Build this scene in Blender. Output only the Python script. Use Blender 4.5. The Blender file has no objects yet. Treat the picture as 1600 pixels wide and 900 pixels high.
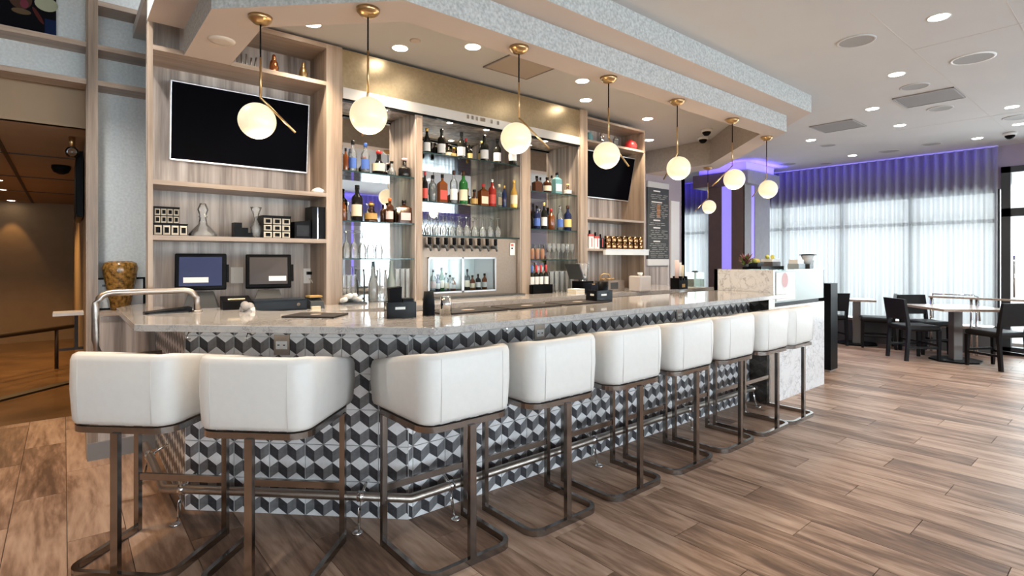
import bpy, math, random
from mathutils import Vector, Matrix
random.seed(7)
scene = bpy.context.scene
C = scene.collection
# ------------------------------------------------------------------ camera, world, exposure
F, H, HY = 839.0, 1.40, 405.0
YAW = math.atan2(1005, 839)
FX, FY, RX, RY = math.cos(YAW), math.sin(YAW), math.sin(YAW), -math.cos(YAW)
cam = bpy.data.objects.new('camera', bpy.data.cameras.new('camera'))
C.objects.link(cam)
cam.location = (0, 0, H)
cam.rotation_euler = (math.pi / 2, 0, -(math.pi / 2 - YAW))
cam.data.sensor_width = 36.0
cam.data.lens = F / 1600 * 36
cam.data.shift_y = -(450 - HY) / 1600
cam.data.clip_start = 0.05
scene.camera = cam
W = bpy.data.worlds.new('world'); scene.world = W; W.use_nodes = True
W.node_tree.nodes['Background'].inputs[0].default_value = (0.93, 0.97, 1.0, 1)
W.node_tree.nodes['Background'].inputs[1].default_value = 0.9
scene.view_settings.view_transform = 'Standard'
scene.view_settings.look = 'None'
scene.view_settings.gamma = 1.0
scene.view_settings.exposure = 0.98
scene.cycles.use_denoising = True
scene.cycles.max_bounces = 10
scene.cycles.transparent_max_bounces = 24
scene.cycles.sample_clamp_indirect = 4.0
scene.cycles.caustics_reflective = False
scene.cycles.caustics_refractive = False

def lamp(name, kind, loc, power, col, size=0.1, size_y=None, rot=(0, 0, 0), spot=None, blend=0.6):
    d = bpy.data.lights.new(name, kind); d.energy = power; d.color = col
    if kind == 'AREA':
        d.size = size
        if size_y: d.shape = 'RECTANGLE'; d.size_y = size_y
    else: d.shadow_soft_size = size
    if spot: d.spot_size = spot; d.spot_blend = blend
    o = bpy.data.objects.new(name, d); C.objects.link(o); o.location = loc; o.rotation_euler = rot
    return o
# daylight arriving at the two window walls (just outside the glass, facing in)
lamp('daylight_window_side', 'AREA', (11.35, 3.2, 1.45), 240, (0.90, 0.96, 1.0), 2.2, 8.0, (0, math.radians(90), math.radians(0)))
lamp('daylight_window_rear', 'AREA', (2.7, -5.35, 1.45), 2650, (0.86, 0.93, 1.0), 13.0, 2.2, (math.radians(90), 0, 0))

# ------------------------------------------------------------------ pixel helpers (1600x900 frame of the photo)
def ray(px):
    u = (px - 800) / F
    return FX + u * RX, FY + u * RY
def XP(px, Y):
    a, b = ray(px); return a * Y / b
def TP(px, Y):
    return Y / ray(px)[1]
def ZP(px, py, Y):
    return H + (HY - py) / F * TP(px, Y)

# ------------------------------------------------------------------ materials
MATS = {}
def base(name):
    m = bpy.data.materials.new(name); m.use_nodes = True; MATS[name] = m
    nt = m.node_tree
    return m, nt, nt.nodes['Principled BSDF']
def mat(name, col, rough=0.5, metal=0.0, emit=None, es=0.0, coat=0.0, var=0.0, scale=20.0, bump=0.0):
    if name in MATS: return MATS[name]
    m, nt, p = base(name)
    p.inputs['Base Color'].default_value = (*col, 1); p.inputs['Roughness'].default_value = rough
    p.inputs['Metallic'].default_value = metal; p.inputs['Coat Weight'].default_value = coat
    if emit: p.inputs['Emission Color'].default_value = (*emit, 1); p.inputs['Emission Strength'].default_value = es
    tc = nt.nodes.new('ShaderNodeTexCoord'); n = nt.nodes.new('ShaderNodeTexNoise'); n.inputs['Scale'].default_value = scale
    n.inputs['Detail'].default_value = 3
    nt.links.new(tc.outputs['Object'], n.inputs['Vector'])
    if var:
        r = nt.nodes.new('ShaderNodeValToRGB')
        r.color_ramp.elements[0].color = (*[c * (1 - var) for c in col], 1); r.color_ramp.elements[0].position = .3
        r.color_ramp.elements[1].color = (*[min(1, c * (1 + var)) for c in col], 1); r.color_ramp.elements[1].position = .7
        nt.links.new(n.outputs['Fac'], r.inputs['Fac']); nt.links.new(r.outputs['Color'], p.inputs['Base Color'])
    else:
        mr = nt.nodes.new('ShaderNodeMapRange'); mr.inputs['To Min'].default_value = max(0, rough - .03); mr.inputs['To Max'].default_value = min(1, rough + .03)
        nt.links.new(n.outputs['Fac'], mr.inputs['Value']); nt.links.new(mr.outputs['Result'], p.inputs['Roughness'])
    if bump:
        b = nt.nodes.new('ShaderNodeBump'); b.inputs['Strength'].default_value = bump; b.inputs['Distance'].default_value = .01
        nt.links.new(n.outputs['Fac'], b.inputs['Height']); nt.links.new(b.outputs['Normal'], p.inputs['Normal'])
    return m
def ramp(nt, stops):
    r = nt.nodes.new('ShaderNodeValToRGB'); e = r.color_ramp.elements
    e[0].position, e[0].color = stops[0][0], (*stops[0][1], 1)
    e[1].position, e[1].color = stops[-1][0], (*stops[-1][1], 1)
    for pos, c in stops[1:-1]:
        x = e.new(pos); x.color = (*c, 1)
    return r
def grain(name, stops, axis, stretch=0.08, scale=14.0, rough=0.45, board=0.0, rnd=False, bump=0.05, coat=0.0):
    """wood: noise stretched along one axis; board>0 adds soft vertical strips of differing tone"""
    m, nt, p = base(name)
    L = nt.links.new
    tc = nt.nodes.new('ShaderNodeTexCoord'); mp = nt.nodes.new('ShaderNodeMapping')
    s = [1, 1, 1]; s[axis] = stretch
    mp.inputs['Scale'].default_value = s
    if rnd:
        oi = nt.nodes.new('ShaderNodeObjectInfo'); mul = nt.nodes.new('ShaderNodeVectorMath'); mul.operation = 'SCALE'
        cmb = nt.nodes.new('ShaderNodeCombineXYZ')
        for k in range(3): L(oi.outputs['Random'], cmb.inputs[k])
        L(cmb.outputs[0], mul.inputs[0]); mul.inputs['Scale'].default_value = 37.0
        ad = nt.nodes.new('ShaderNodeVectorMath'); ad.operation = 'ADD'
        L(tc.outputs['Object'], ad.inputs[0]); L(mul.outputs[0], ad.inputs[1]); L(ad.outputs[0], mp.inputs['Vector'])
    else: L(tc.outputs['Object'], mp.inputs['Vector'])
    n = nt.nodes.new('ShaderNodeTexNoise'); n.inputs['Scale'].default_value = scale; n.inputs['Detail'].default_value = 6
    n.inputs['Roughness'].default_value = .6; n.inputs['Distortion'].default_value = 1.1 if rnd else 0.6
    L(mp.outputs[0], n.inputs['Vector'])
    n2 = nt.nodes.new('ShaderNodeTexNoise'); n2.inputs['Scale'].default_value = scale * 6; n2.inputs['Detail'].default_value = 3
    L(mp.outputs[0], n2.inputs['Vector'])
    mx = nt.nodes.new('ShaderNodeMix'); mx.inputs[0].default_value = .28
    L(n.outputs['Fac'], mx.inputs[2]); L(n2.outputs['Fac'], mx.inputs[3])
    out = mx.outputs[0]
    if board or rnd:
        a = nt.nodes.new('ShaderNodeMath'); a.operation = 'ADD'
        L(out, a.inputs[0])
        mm = nt.nodes.new('ShaderNodeMath'); mm.operation = 'MULTIPLY_ADD'
        if rnd:
            L(oi.outputs['Random'], mm.inputs[0]); mm.inputs[1].default_value = .16; mm.inputs[2].default_value = -.08
        else:
            n3 = nt.nodes.new('ShaderNodeTexNoise'); n3.inputs['Scale'].default_value = board; n3.inputs['Detail'].default_value = 1
            mp3 = nt.nodes.new('ShaderNodeMapping'); s3 = [1, 1, 1]; s3[axis] = .01; mp3.inputs['Scale'].default_value = s3
            L(tc.outputs['Object'], mp3.inputs['Vector']); L(mp3.outputs[0], n3.inputs['Vector'])
            L(n3.outputs['Fac'], mm.inputs[0]); mm.inputs[1].default_value = .8; mm.inputs[2].default_value = -.4
        L(mm.outputs[0], a.inputs[1]); out = a.outputs[0]
    r = ramp(nt, stops); L(out, r.inputs['Fac']); L(r.outputs['Color'], p.inputs['Base Color'])
    p.inputs['Roughness'].default_value = rough; p.inputs['Coat Weight'].default_value = coat; p.inputs['Coat Roughness'].default_value = .15
    b = nt.nodes.new('ShaderNodeBump'); b.inputs['Strength'].default_value = bump; b.inputs['Distance'].default_value = .004
    L(out, b.inputs['Height']); L(b.outputs['Normal'], p.inputs['Normal'])
    return m
def glass(name, tint, amt=0.0, rough=0.02, ior=1.45):
    """thin glass: clear or tinted see-through with Fresnel gloss; amt = share of body colour"""
    if name in MATS: return MATS[name]
    m, nt, p = base(name); L = nt.links.new
    tr = nt.nodes.new('ShaderNodeBsdfTransparent'); tr.inputs[0].default_value = (*tint, 1)
    gl = nt.nodes.new('ShaderNodeBsdfGlossy'); gl.inputs['Roughness'].default_value = rough; gl.inputs[0].default_value = (1, 1, 1, 1)
    fr = nt.nodes.new('ShaderNodeFresnel'); fr.inputs['IOR'].default_value = ior
    src = tr.outputs[0]
    if amt:
        df = nt.nodes.new('ShaderNodeBsdfDiffuse'); df.inputs[0].default_value = (*tint, 1)
        mx = nt.nodes.new('ShaderNodeMixShader'); mx.inputs[0].default_value = amt
        L(tr.outputs[0], mx.inputs[1]); L(df.outputs[0], mx.inputs[2]); src = mx.outputs[0]
    m2 = nt.nodes.new('ShaderNodeMixShader'); L(fr.outputs[0], m2.inputs[0]); L(src, m2.inputs[1]); L(gl.outputs[0], m2.inputs[2])
    L(m2.outputs[0], nt.nodes['Material Output'].inputs['Surface'])
    return m
def stone(name, c0, c1, c2, scale=6, rough=.12):
    m, nt, p = base(name); L = nt.links.new
    tc = nt.nodes.new('ShaderNodeTexCoord')
    n = nt.nodes.new('ShaderNodeTexNoise'); n.inputs['Scale'].default_value = scale; n.inputs['Detail'].default_value = 8; n.inputs['Distortion'].default_value = 1.6
    L(tc.outputs['Object'], n.inputs['Vector'])
    v = nt.nodes.new('ShaderNodeTexVoronoi'); v.feature = 'DISTANCE_TO_EDGE'; v.inputs['Scale'].default_value = scale * 2.2
    ad = nt.nodes.new('ShaderNodeVectorMath'); ad.operation = 'ADD'
    sc = nt.nodes.new('ShaderNodeVectorMath'); sc.operation = 'SCALE'; sc.inputs['Scale'].default_value = .35
    L(n.outputs['Color'], sc.inputs[0]); L(tc.outputs['Object'], ad.inputs[0]); L(sc.outputs[0], ad.inputs[1]); L(ad.outputs[0], v.inputs['Vector'])
    vr = ramp(nt, [(0.0, c2), (.05, c1), (.14, c0)]); L(v.outputs['Distance'], vr.inputs['Fac'])
    nr = ramp(nt, [(.35, (0, 0, 0)), (.62, (1, 1, 1))]); L(n.outputs['Fac'], nr.inputs['Fac'])
    mx = nt.nodes.new('ShaderNodeMix'); mx.data_type = 'RGBA'; L(nr.outputs['Color'], mx.inputs[0])
    L(vr.outputs['Color'], mx.inputs[6]); mx.inputs[7].default_value = (*c0, 1)
    L(mx.outputs[2], p.inputs['Base Color']); p.inputs['Roughness'].default_value = rough
    return m

plank_m = grain('floor_plank_wood', [(.32, (.125, .077, .054)), (.44, (.24, .152, .107)), (.54, (.39, .265, .195)), (.67, (.51, .37, .285))], 1, .13, 7.5, .42, rnd=True, bump=.03)
grout_m = mat('floor_grout', (.10, .065, .045), .8, var=.1)
oak_m = grain('light_oak_laminate', [(.25, (.20, .143, .105)), (.5, (.36, .272, .205)), (.75, (.49, .385, .305))], 2, .05, 16, .4, board=9)
panel_m = grain('driftwood_panel', [(.25, (.165, .132, .115)), (.44, (.35, .295, .26)), (.58, (.52, .45, .405)), (.75, (.65, .585, .54))], 2, .045, 13, .45, board=15)
shelf_m = grain('oak_shelf_edge', [(.25, (.21, .150, .112)), (.5, (.36, .272, .210)), (.75, (.48, .38, .305))], 0, .05, 18, .4)
ceil_m = mat('ceiling_paint', (.60, .59, .585), .9, var=.015, scale=3)
soffit_m = mat('soffit_paint', (.60, .51, .455), .9, var=.015, scale=3)
plaster_m = mat('textured_wallcovering', (.50, .51, .495), .85, var=.24, scale=55, bump=.5)
wallpaper_m = mat('grey_wallpaper', (.62, .645, .645), .8, var=.10, scale=60, bump=.15)
mauve_m = mat('mauve_wall_paint', (.36, .31, .34), .85, var=.03, scale=4)
brown_m = mat('brown_column_laminate', (.14, .095, .085), .6, var=.08, scale=10)
greycol_m = mat('grey_column_laminate', (.34, .33, .34), .6, var=.05, scale=10)
white_m = mat('white_paint', (.80, .80, .79), .5)
quartz_m = stone('quartz_top', (.46, .44, .425), (.34, .32, .31), (.20, .19, .19), 11, .07)
marble_m = stone('white_marble', (.74, .74, .75), (.58, .58, .59), (.36, .36, .38), 5, .22)
steel_m = mat('brushed_steel', (.46, .41, .37), .36, 1.0, var=.06, scale=60)
nickel_m = mat('stool_metal', (.31, .29, .275), .17, 1.0, var=.05, scale=40)
chrome_m = mat('chrome', (.78, .78, .78), .08, 1.0)
brass_m = mat('brass', (.62, .42, .21), .28, 1.0, var=.04, scale=30)
copper_m = mat('copper', (.72, .28, .12), .22, 1.0, var=.1, scale=30)
gold_m = mat('gold_header_panel', (.46, .37, .24), .33, .85, var=.07, scale=45, bump=.03)
leather_m = mat('white_leather', (.74, .725, .695), .42, var=.015, scale=30, bump=.03)
seam_m = mat('leather_seam', (.66, .63, .59), .6)
black_m = mat('black_plastic', (.006, .006, .007), .35)
blackw_m = mat('black_stained_wood', (.006, .005, .006), .35, var=.2, scale=20)
seat_m = mat('black_leather', (.010, .009, .009), .5)
rubber_m = mat('dark_rubber', (.022, .017, .016), .6, var=.15, scale=80)
darkgrey_m = mat('dark_grey_metal', (.07, .075, .08), .4, .3)
tilel_m = mat('tile_light', (.78, .77, .78), .3, var=.07, scale=35)
tiled_m = mat('tile_dark', (.050, .049, .055), .3, var=.3, scale=40)
tilem_m = mat('tile_mid', (.185, .182, .19), .3, var=.2, scale=40)
tileg_m = mat('tile_grout', (.74, .73, .72), .8)
mirror_m = mat('mirror_silver', (.86, .88, .88), .015, 1.0)
clear_m = glass('clear_glass', (.93, .95, .95))
shelfg_m = glass('shelf_glass', (.80, .90, .88), ior=1.5)
edgeg_m = mat('glass_edge', (.02, .045, .045), .1)
pane_m = glass('window_pane', (.95, .98, .98), ior=1.3)
frost_m = glass('frosted_glass', (.34, .39, .37), .70, .3)
screen_m = mat('tv_screen', (.0012, .0012, .0025), .4); screen_m.node_tree.nodes['Principled BSDF'].inputs['Specular IOR Level'].default_value = .015
silver_m = mat('silver_bezel', (.72, .72, .74), .3, .8)
globe_m = mat('opal_globe', (.55, .48, .38), .3, emit=(1.0, .82, .52), es=.40)
lens_m = mat('downlight_lens', (1, 1, 1), .4, emit=(1.0, .90, .76), es=14)
hall_m = mat('hall_brown_wall', (.26, .17, .09), .7, var=.06, scale=6)
hallc_m = mat('hall_ceiling_brown', (.36, .26, .17), .85, var=.04, scale=3)
halld_m = mat('hall_dark', (.03, .02, .016), .5)
hallf_m = mat('hall_floor_brown', (.16, .088, .040), .22, var=.3, scale=3)
vent_m = mat('vent_perforated', (.24, .22, .215), .7, 0, var=.1, scale=400)
speaker_m = mat('speaker_grille', (.33, .32, .31), .7, var=.1, scale=300)
ledp_m = mat('purple_led_strip', (.3, .25, .6), .4, emit=(.27, .22, 1.0), es=.50)
amber_m = glass('amber_vase_glass', (.42, .22, .05), .6, .08)
paper_m = mat('white_paper', (.80, .79, .77), .7)
cream_m = mat('cream_label', (.78, .68, .50), .6)
chalk_m = mat('chalkboard', (.045, .050, .050), .6, var=.1)

for m_, k_ in ((plank_m, .16), (black_m, .07), (blackw_m, .25), (seat_m, .25), (darkgrey_m, .3), (rubber_m, .3), (halld_m, .3), (tiled_m, .35)): m_.node_tree.nodes['Principled BSDF'].inputs['Specular IOR Level'].default_value = k_
# ------------------------------------------------------------------ mesh builder
class MB:
    def __init__(s): s.v, s.f, s.m, s.sm = [], [], [], []
    def add(s, vs, fs, mi=0, smooth=False):
        b = len(s.v); s.v += [tuple(p) for p in vs]
        for f in fs: s.f.append([b + i for i in f]); s.m.append(mi); s.sm.append(smooth)
        return s
    def box(s, x0, x1, y0, y1, z0, z1, mi=0):
        return s.add([(x0, y0, z0), (x1, y0, z0), (x1, y1, z0), (x0, y1, z0), (x0, y0, z1), (x1, y0, z1), (x1, y1, z1), (x0, y1, z1)],
                     [(3, 2, 1, 0), (4, 5, 6, 7), (0, 1, 5, 4), (1, 2, 6, 5), (2, 3, 7, 6), (3, 0, 4, 7)], mi)
    def hexa(s, p, mi=0):
        return s.add(p, [(3, 2, 1, 0), (4, 5, 6, 7), (0, 1, 5, 4), (1, 2, 6, 5), (2, 3, 7, 6), (3, 0, 4, 7)], mi)
    def prism(s, poly, z0, z1, mi=0):
        a = sum(poly[i][0] * poly[(i + 1) % len(poly)][1] - poly[(i + 1) % len(poly)][0] * poly[i][1] for i in range(len(poly)))
        if a < 0: poly = poly[::-1]
        n = len(poly)
        return s.add([(x, y, z0) for x, y in poly] + [(x, y, z1) for x, y in poly],
                     [tuple(range(n - 1, -1, -1)), tuple(range(n, 2 * n))] + [(i, (i + 1) % n, n + (i + 1) % n, n + i) for i in range(n)], mi)
    def lathe(s, prof, seg=20, c=(0, 0, 0), mi=0, smooth=True, caps=True):
        n = len(prof); vs = []
        for r, z in prof:
            for k in range(seg):
                a = 2 * math.pi * k / seg; vs.append((c[0] + r * math.cos(a), c[1] + r * math.sin(a), c[2] + z))
        fs = [(i * seg + k, i * seg + (k + 1) % seg, (i + 1) * seg + (k + 1) % seg, (i + 1) * seg + k) for i in range(n - 1) for k in range(seg)]
        s.add(vs, fs, mi, smooth)
        if caps:
            b = len(s.v) - n * seg
            if prof[0][0] > 1e-4: s.f.append([b + k for k in range(seg - 1, -1, -1)]); s.m.append(mi); s.sm.append(False)
            if prof[-1][0] > 1e-4: s.f.append([b + (n - 1) * seg + k for k in range(seg)]); s.m.append(mi); s.sm.append(False)
        return s
    def sweep(s, pts, prof, closed=False, mi=0, smooth=False, up=(0, 0, 1)):
        """sweep a 2-D profile (side, up) along pts"""
        P = [Vector(p) for p in pts]; n = len(P); k = len(prof); up = Vector(up); vs = []
        for i in range(n):
            if closed: a, b = P[i - 1], P[(i + 1) % n]
            else: a, b = P[max(0, i - 1)], P[min(n - 1, i + 1)]
            t = (b - a).normalized()
            u = up if abs(t.dot(up)) < .95 else Vector((0, 1, 0.001))
            sd = t.cross(u).normalized(); uu = sd.cross(t)
            mit = 1.0
            if (closed or 0 < i < n - 1):
                d1 = (P[i] - P[i - 1]).normalized(); mit = 1 / max(.5, abs(d1.dot(t)))
            for x, y in prof: vs.append(P[i] + sd * x * mit + uu * y)
        m = n if closed else n - 1
        fs = [(i * k + j, i * k + (j + 1) % k, ((i + 1) % n) * k + (j + 1) % k, ((i + 1) % n) * k + j) for i in range(m) for j in range(k)]
        if not closed: fs += [tuple(range(k - 1, -1, -1)), tuple((n - 1) * k + j for j in range(k))]
        return s.add(vs, fs, mi, smooth)
    def tube(s, pts, r, seg=10, closed=False, mi=0):
        return s.sweep(pts, [(r * math.cos(2 * math.pi * k / seg), r * math.sin(2 * math.pi * k / seg)) for k in range(seg)], closed, mi, True)
    def ball(s, c, r, seg=24, rings=14, mi=0):
        return s.lathe([(max(1e-5, r * math.sin(math.pi * i / rings)), -r * math.cos(math.pi * i / rings)) for i in range(rings + 1)], seg, c, mi, True, False)
    def data(s, name, mats):
        me = bpy.data.meshes.new(name); me.from_pydata(s.v, [], s.f)
        for m in mats: me.materials.append(m)
        me.polygons.foreach_set('material_index', s.m); me.polygons.foreach_set('use_smooth', s.sm); me.update()
        return me
    def build(s, name, mats, parent=None, loc=(0, 0, 0), rotz=0.0):
        return put(name, s.data(name, mats if isinstance(mats, list) else [mats]), parent, loc, rotz)
def put(name, me, parent=None, loc=(0, 0, 0), rotz=0.0):
    o = bpy.data.objects.new(name, me); C.objects.link(o); o.location = loc; o.rotation_euler = (0, 0, rotz)
    if parent: o.parent = parent
    return o
def tag(o, label, cat, group=None):
    o['label'] = label; o['category'] = cat
    if group: o['group'] = group
    return o
def thing(name, label, cat, loc=(0, 0, 0), rotz=0.0, group=None):
    o = bpy.data.objects.new(name, None); C.objects.link(o); o.location = loc; o.rotation_euler = (0, 0, rotz); o.empty_display_size = .1
    return tag(o, label, cat, group)
def struct(o, label=None):
    o['kind'] = 'structure'
    if label: o['label'] = label
    return o
def bevel(o, w, seg=2):
    b = o.modifiers.new('bevel', 'BEVEL'); b.width = w; b.segments = seg; b.limit_method = 'ANGLE'; b.angle_limit = math.radians(40); b.harden_normals = False
    return o
def dup(root, loc, rotz=0.0, label=None, group=None):
    r = root.copy(); C.objects.link(r); r.location = loc; r.rotation_euler = (0, 0, rotz)
    if label: r['label'] = label
    if group: r['group'] = group
    for ch in root.children:
        c = ch.copy(); C.objects.link(c); c.parent = r
        for g in ch.children:
            d = g.copy(); C.objects.link(d); d.parent = c
    return r
def arc(cx, cy, r, a0, a1, n=6):
    return [(cx + r * math.cos(math.radians(a0 + (a1 - a0) * i / n)), cy + r * math.sin(math.radians(a0 + (a1 - a0) * i / n))) for i in range(n + 1)]

# ================================================================== STRUCTURE
CE = 3.07            # ceiling height
YF, YB = 4.05, 5.06  # front of the back-bar joinery, back wall
XC = 10.60           # window wall
BX0, BX1, BY0 = -4.2, XC, -4.6
# ---- floor: grout bed + planks
fl = struct(MB().box(BX0, 12.2, BY0, 12.4, -.06, -.006).build('floor', grout_m), 'wood-look plank floor with thin joints')
PW, PL, X0P = .2353, 1.135, 3.307
pm = MB().box(-PW / 2 + .0018, PW / 2 - .0018, -PL / 2 + .0018, PL / 2 - .0018, -.012, 0).data('plank', [plank_m])
def proj(x, y, z):
    d = x * FX + y * FY; r = x * RX + y * RY
    return (800 + F * r / d, HY - F * (z - H) / d, d) if d > .1 else None
cand = []
for i in range(-32, 32):
    x = X0P + PW * (i + .5)
    if x > XC + .1 or x < BX0: continue
    off = .80 + .377 * (i % 3)
    for j in range(-6, 12):
        y = off + PL * (j + .5)
        if y > 6.2 + PL / 2 or y < BY0: continue
        area = 0; vis = False
        q = [proj(x + a * PW / 2, y + b * PL / 2, 0) for a, b in ((-1, -1), (1, -1), (1, 1), (-1, 1))]
        qq = [p for p in q if p]
        if qq:
            vis = any(-20 < p[0] < 1620 and 440 < p[1] < 920 for p in qq)
            if len(qq) == 4:
                area = abs(sum(q[k][0] * q[(k + 1) % 4][1] - q[(k + 1) % 4][0] * q[k][1] for k in range(4))) / 2
        hid = (x > .9 and y > 3.2 and y < 5.6 and x < 6.8) or (x > 1.9 and 2.9 < y < 5.6 and x < 6.8)
        if area > 60000: area = 60000
        cand.append((area if (vis and not hid) else 0, x, y))
cand.sort(reverse=True)
rest = MB()
for k, (a, x, y) in enumerate(cand):
    y1 = min(y + PL / 2, 6.2)
    if k < 296 and a > 0: put('plank', pm, fl, (x, y, 0))
    else: rest.box(x - PW / 2 + .0018, x + PW / 2 - .0018, y - PL / 2 + .0018, y1 - .0018, -.012, -.0004)
ro = rest.build('planks_beyond', plank_m, fl); ro['kind'] = 'stuff'

# ---- ceiling, with the lowered ring round the bar
co_ = struct(MB().box(.40, XC + .9, BY0, 7.6, CE, CE + .08).box(BX0, .40, BY0, 2.6, CE, CE + .08).box(BX0, .40, 2.6, 5.05, 3.6, 3.66).box(BX0, .40, 2.55, 2.6, CE, 3.66).build('ceiling', ceil_m), 'pale smooth ceiling')
jm = mat('ceiling_joint', (.60, .55, .515), .9)
for q in ((2.0, XC, .615, .619), (4.2, XC, 1.235, 1.239), (5.2, 5.204, -.5, 1.24), (8.3, 8.304, .62, 2.2)): MB().box(q[0], q[1], q[2], q[3], CE - .0015, CE + .001).build('panel_joint', jm, co_)
lo_out = [(.60, 5.06), (.60, 3.20), (1.34, 2.46), (5.78, 2.46), (7.36, 4.10), (7.36, 5.06)]
lo_in = [(.872, 5.06), (.872, 3.27), (1.46, 2.68), (5.66, 2.68), (6.92, 3.97), (6.92, 5.06)]
up_out = [(.40, 5.06), (.40, 3.11), (1.25, 2.25), (5.86, 2.25), (7.56, 4.01), (7.56, 5.06)]
def ring(outer, inner, z0, z1):
    m = MB(); n = len(outer)
    for i in range(n - 1):
        a, b, c, d = outer[i], outer[i + 1], inner[i + 1], inner[i]
        m.add([(a[0], a[1], z0), (b[0], b[1], z0), (c[0], c[1], z0), (d[0], d[1], z0)], [(0, 1, 2, 3)], 1)
        m.add([(a[0], a[1], z0), (b[0], b[1], z0), (b[0], b[1], z1), (a[0], a[1], z1)], [(0, 1, 2, 3)], 0)
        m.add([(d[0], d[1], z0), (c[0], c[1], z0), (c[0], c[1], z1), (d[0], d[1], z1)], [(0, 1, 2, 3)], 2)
    return m
# left leg of the ring stops at the joinery (y 4.30), the far leg runs to the back wall
lo_out[0] = (.60, 4.045); lo_in[0] = (.872, 4.045); up_out[0] = (.40, 4.045)
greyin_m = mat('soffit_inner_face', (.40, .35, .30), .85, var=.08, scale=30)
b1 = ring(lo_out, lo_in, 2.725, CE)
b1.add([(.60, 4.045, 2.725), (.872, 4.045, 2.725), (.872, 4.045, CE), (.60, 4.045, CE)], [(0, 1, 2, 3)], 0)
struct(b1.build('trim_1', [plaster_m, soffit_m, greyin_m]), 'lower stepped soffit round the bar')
b2 = ring(up_out, lo_out, 2.895, CE)
b2.box(.400, .405, 2.6, 4.045, 3.06, 3.6)
struct(b2.build('trim_2', [plaster_m, soffit_m, plaster_m]), 'upper step of the bar soffit')

# ---- walls
wb = MB()
wb.box(.13, 8.0, YB, YB + .12, 0, CE)
struct(wb.build('wall_back', mauve_m), 'mauve wall behind the bar')
wl = MB().box(BX0, .13, 4.95, 5.05, 2.65, 3.6).box(.13, .8, 4.95, 5.05, 0, 3.6)
struct(wl.build('wall_left', wallpaper_m), 'grey textured wall over the hall opening')
struct(MB().box(BX0 - .1, BX0, BY0, 12.4, 0, 3.6).build('wall_west', wallpaper_m), 'plain wall beside the entrance')
# window wall (x = XC): header, piers, and the sill
ww = MB().box(XC, XC + .15, 1.45, 7.6, 2.44, CE).box(XC, XC + .15, BY0, 1.45, 2.75, CE).box(XC, XC + .15, 5.15, 5.45, 0, 2.44).box(XC, XC + .15, BY0, -2.2, 0, 2.75)
ww.box(XC, XC + .15, 7.0, 7.6, 0, 2.44)
struct(ww.build('wall_right', mauve_m), 'mauve wall over the windows')
struct(MB().box(8.0, XC + .15, 7.5, 7.6, 0, CE).box(7.9, 8.0, YB, 7.6, 0, CE).build('wall_far', mauve_m), 'mauve wall past the bar')
REAR = [(-3.6, -2.4), (-1.7, -.5), (.2, 1.4), (2.1, 3.3), (4.0, 5.2), (5.9, 7.1), (7.8, 9.0)]  # first two openings are added to bring more light to the end stool
wr = MB().box(BX0, XC, BY0 - .15, BY0, 2.44, CE).box(BX0, XC, BY0 - .15, BY0, 0, .3)
edges = [BX0] + [e for p_ in REAR for e in p_] + [XC]
for k in range(0, len(edges), 2): wr.box(edges[k], edges[k + 1], BY0 - .15, BY0, .3, 2.44)
struct(wr.build('wall_front', mauve_m), 'mauve wall behind the viewer with tall windows')
def window(name, along, at, cuts, z0, z1, trans, m=darkgrey_m):
    w = MB(); th = .06
    def bar(a0, a1, z_0, z_1, d=.08):
        if along == 'y': w.box(at + .02, at + .02 + d, a0, a1, z_0, z_1)
        else: w.box(a0, a1, at - .02 - d, at - .02, z_0, z_1)
    for c in cuts: bar(c - th / 2, c + th / 2, z0, z1)
    for z in (z0 + .03, trans, z1 - .03): bar(cuts[0], cuts[-1], z - .03, z + .03)
    o = struct(w.build(name, m))
    for a, b in zip(cuts[:-1], cuts[1:]):
        for p, q in ((z0, trans), (trans, z1)):
            if along == 'y': pn = MB().box(at + .05, at + .058, a + .03, b - .03, p + .03, q - .03)
            else: pn = MB().box(a + .03, b - .03, at - .058, at - .05, p + .03, q - .03)
            pn.build('pane', pane_m, o)
    return o
window('window_1', 'y', XC, [1.5, 2.56, 3.57, 4.58, 5.15], .3, 2.44, 1.97)
window('window_2', 'y', XC, [5.45, 6.2, 7.0], .3, 2.44, 1.97)
for k, (a_, b_) in enumerate(REAR): window('window_%d' % (5 + k), 'x', BY0, [a_, (a_ + b_) / 2, b_], .3, 2.44, 1.97)
struct(MB().box(XC, XC + .15, 1.45, 7.0, 0, .3).build('wall_apron', mauve_m), 'low wall under the windows')
sill = MB().box(10.36, XC, 1.52, 7.0, 0, .36, 0).box(10.34, XC, 1.52, 7.0, .36, .40, 1)
struct(sill.build('trim_3', [mat('sill_box_grey', (.10, .095, .095), .6), shelf_m]), 'low dark sill box along the windows')
# glazed door with dark frame at the right edge
dr = MB()
for a, b in ((1.345, 1.449), (.10, .20)): dr.box(XC - .05, XC + .08, a, b, 0, 2.75)
for z0, z1 in ((2.66, 2.75), (2.02, 2.14), (0, .12)): dr.box(XC - .05, XC + .08, .1, 1.449, z0, z1)
dro = struct(dr.build('door_1', mat('door_frame_black', (.035, .04, .045), .4, .2)), 'black framed glass door with a transom')
MB().box(XC, XC + .01, .2, 1.345, .12, 2.02).build('pane', pane_m, dro); MB().box(XC, XC + .01, .2, 1.345, 2.14, 2.66).build('pane', pane_m, dro)
MB().tube([(XC - .09, 1.30, .85), (XC - .09, 1.30, 1.45)], .014, 8).build('handle', chrome_m, dro)
window('window_4', 'y', XC, [-2.2, -1.1, .1], .0, 2.75, 2.08)
struct(MB().box(XC - .03, XC, -2.2, 1.449, 0, .10).build('baseboard_right', black_m))

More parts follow.
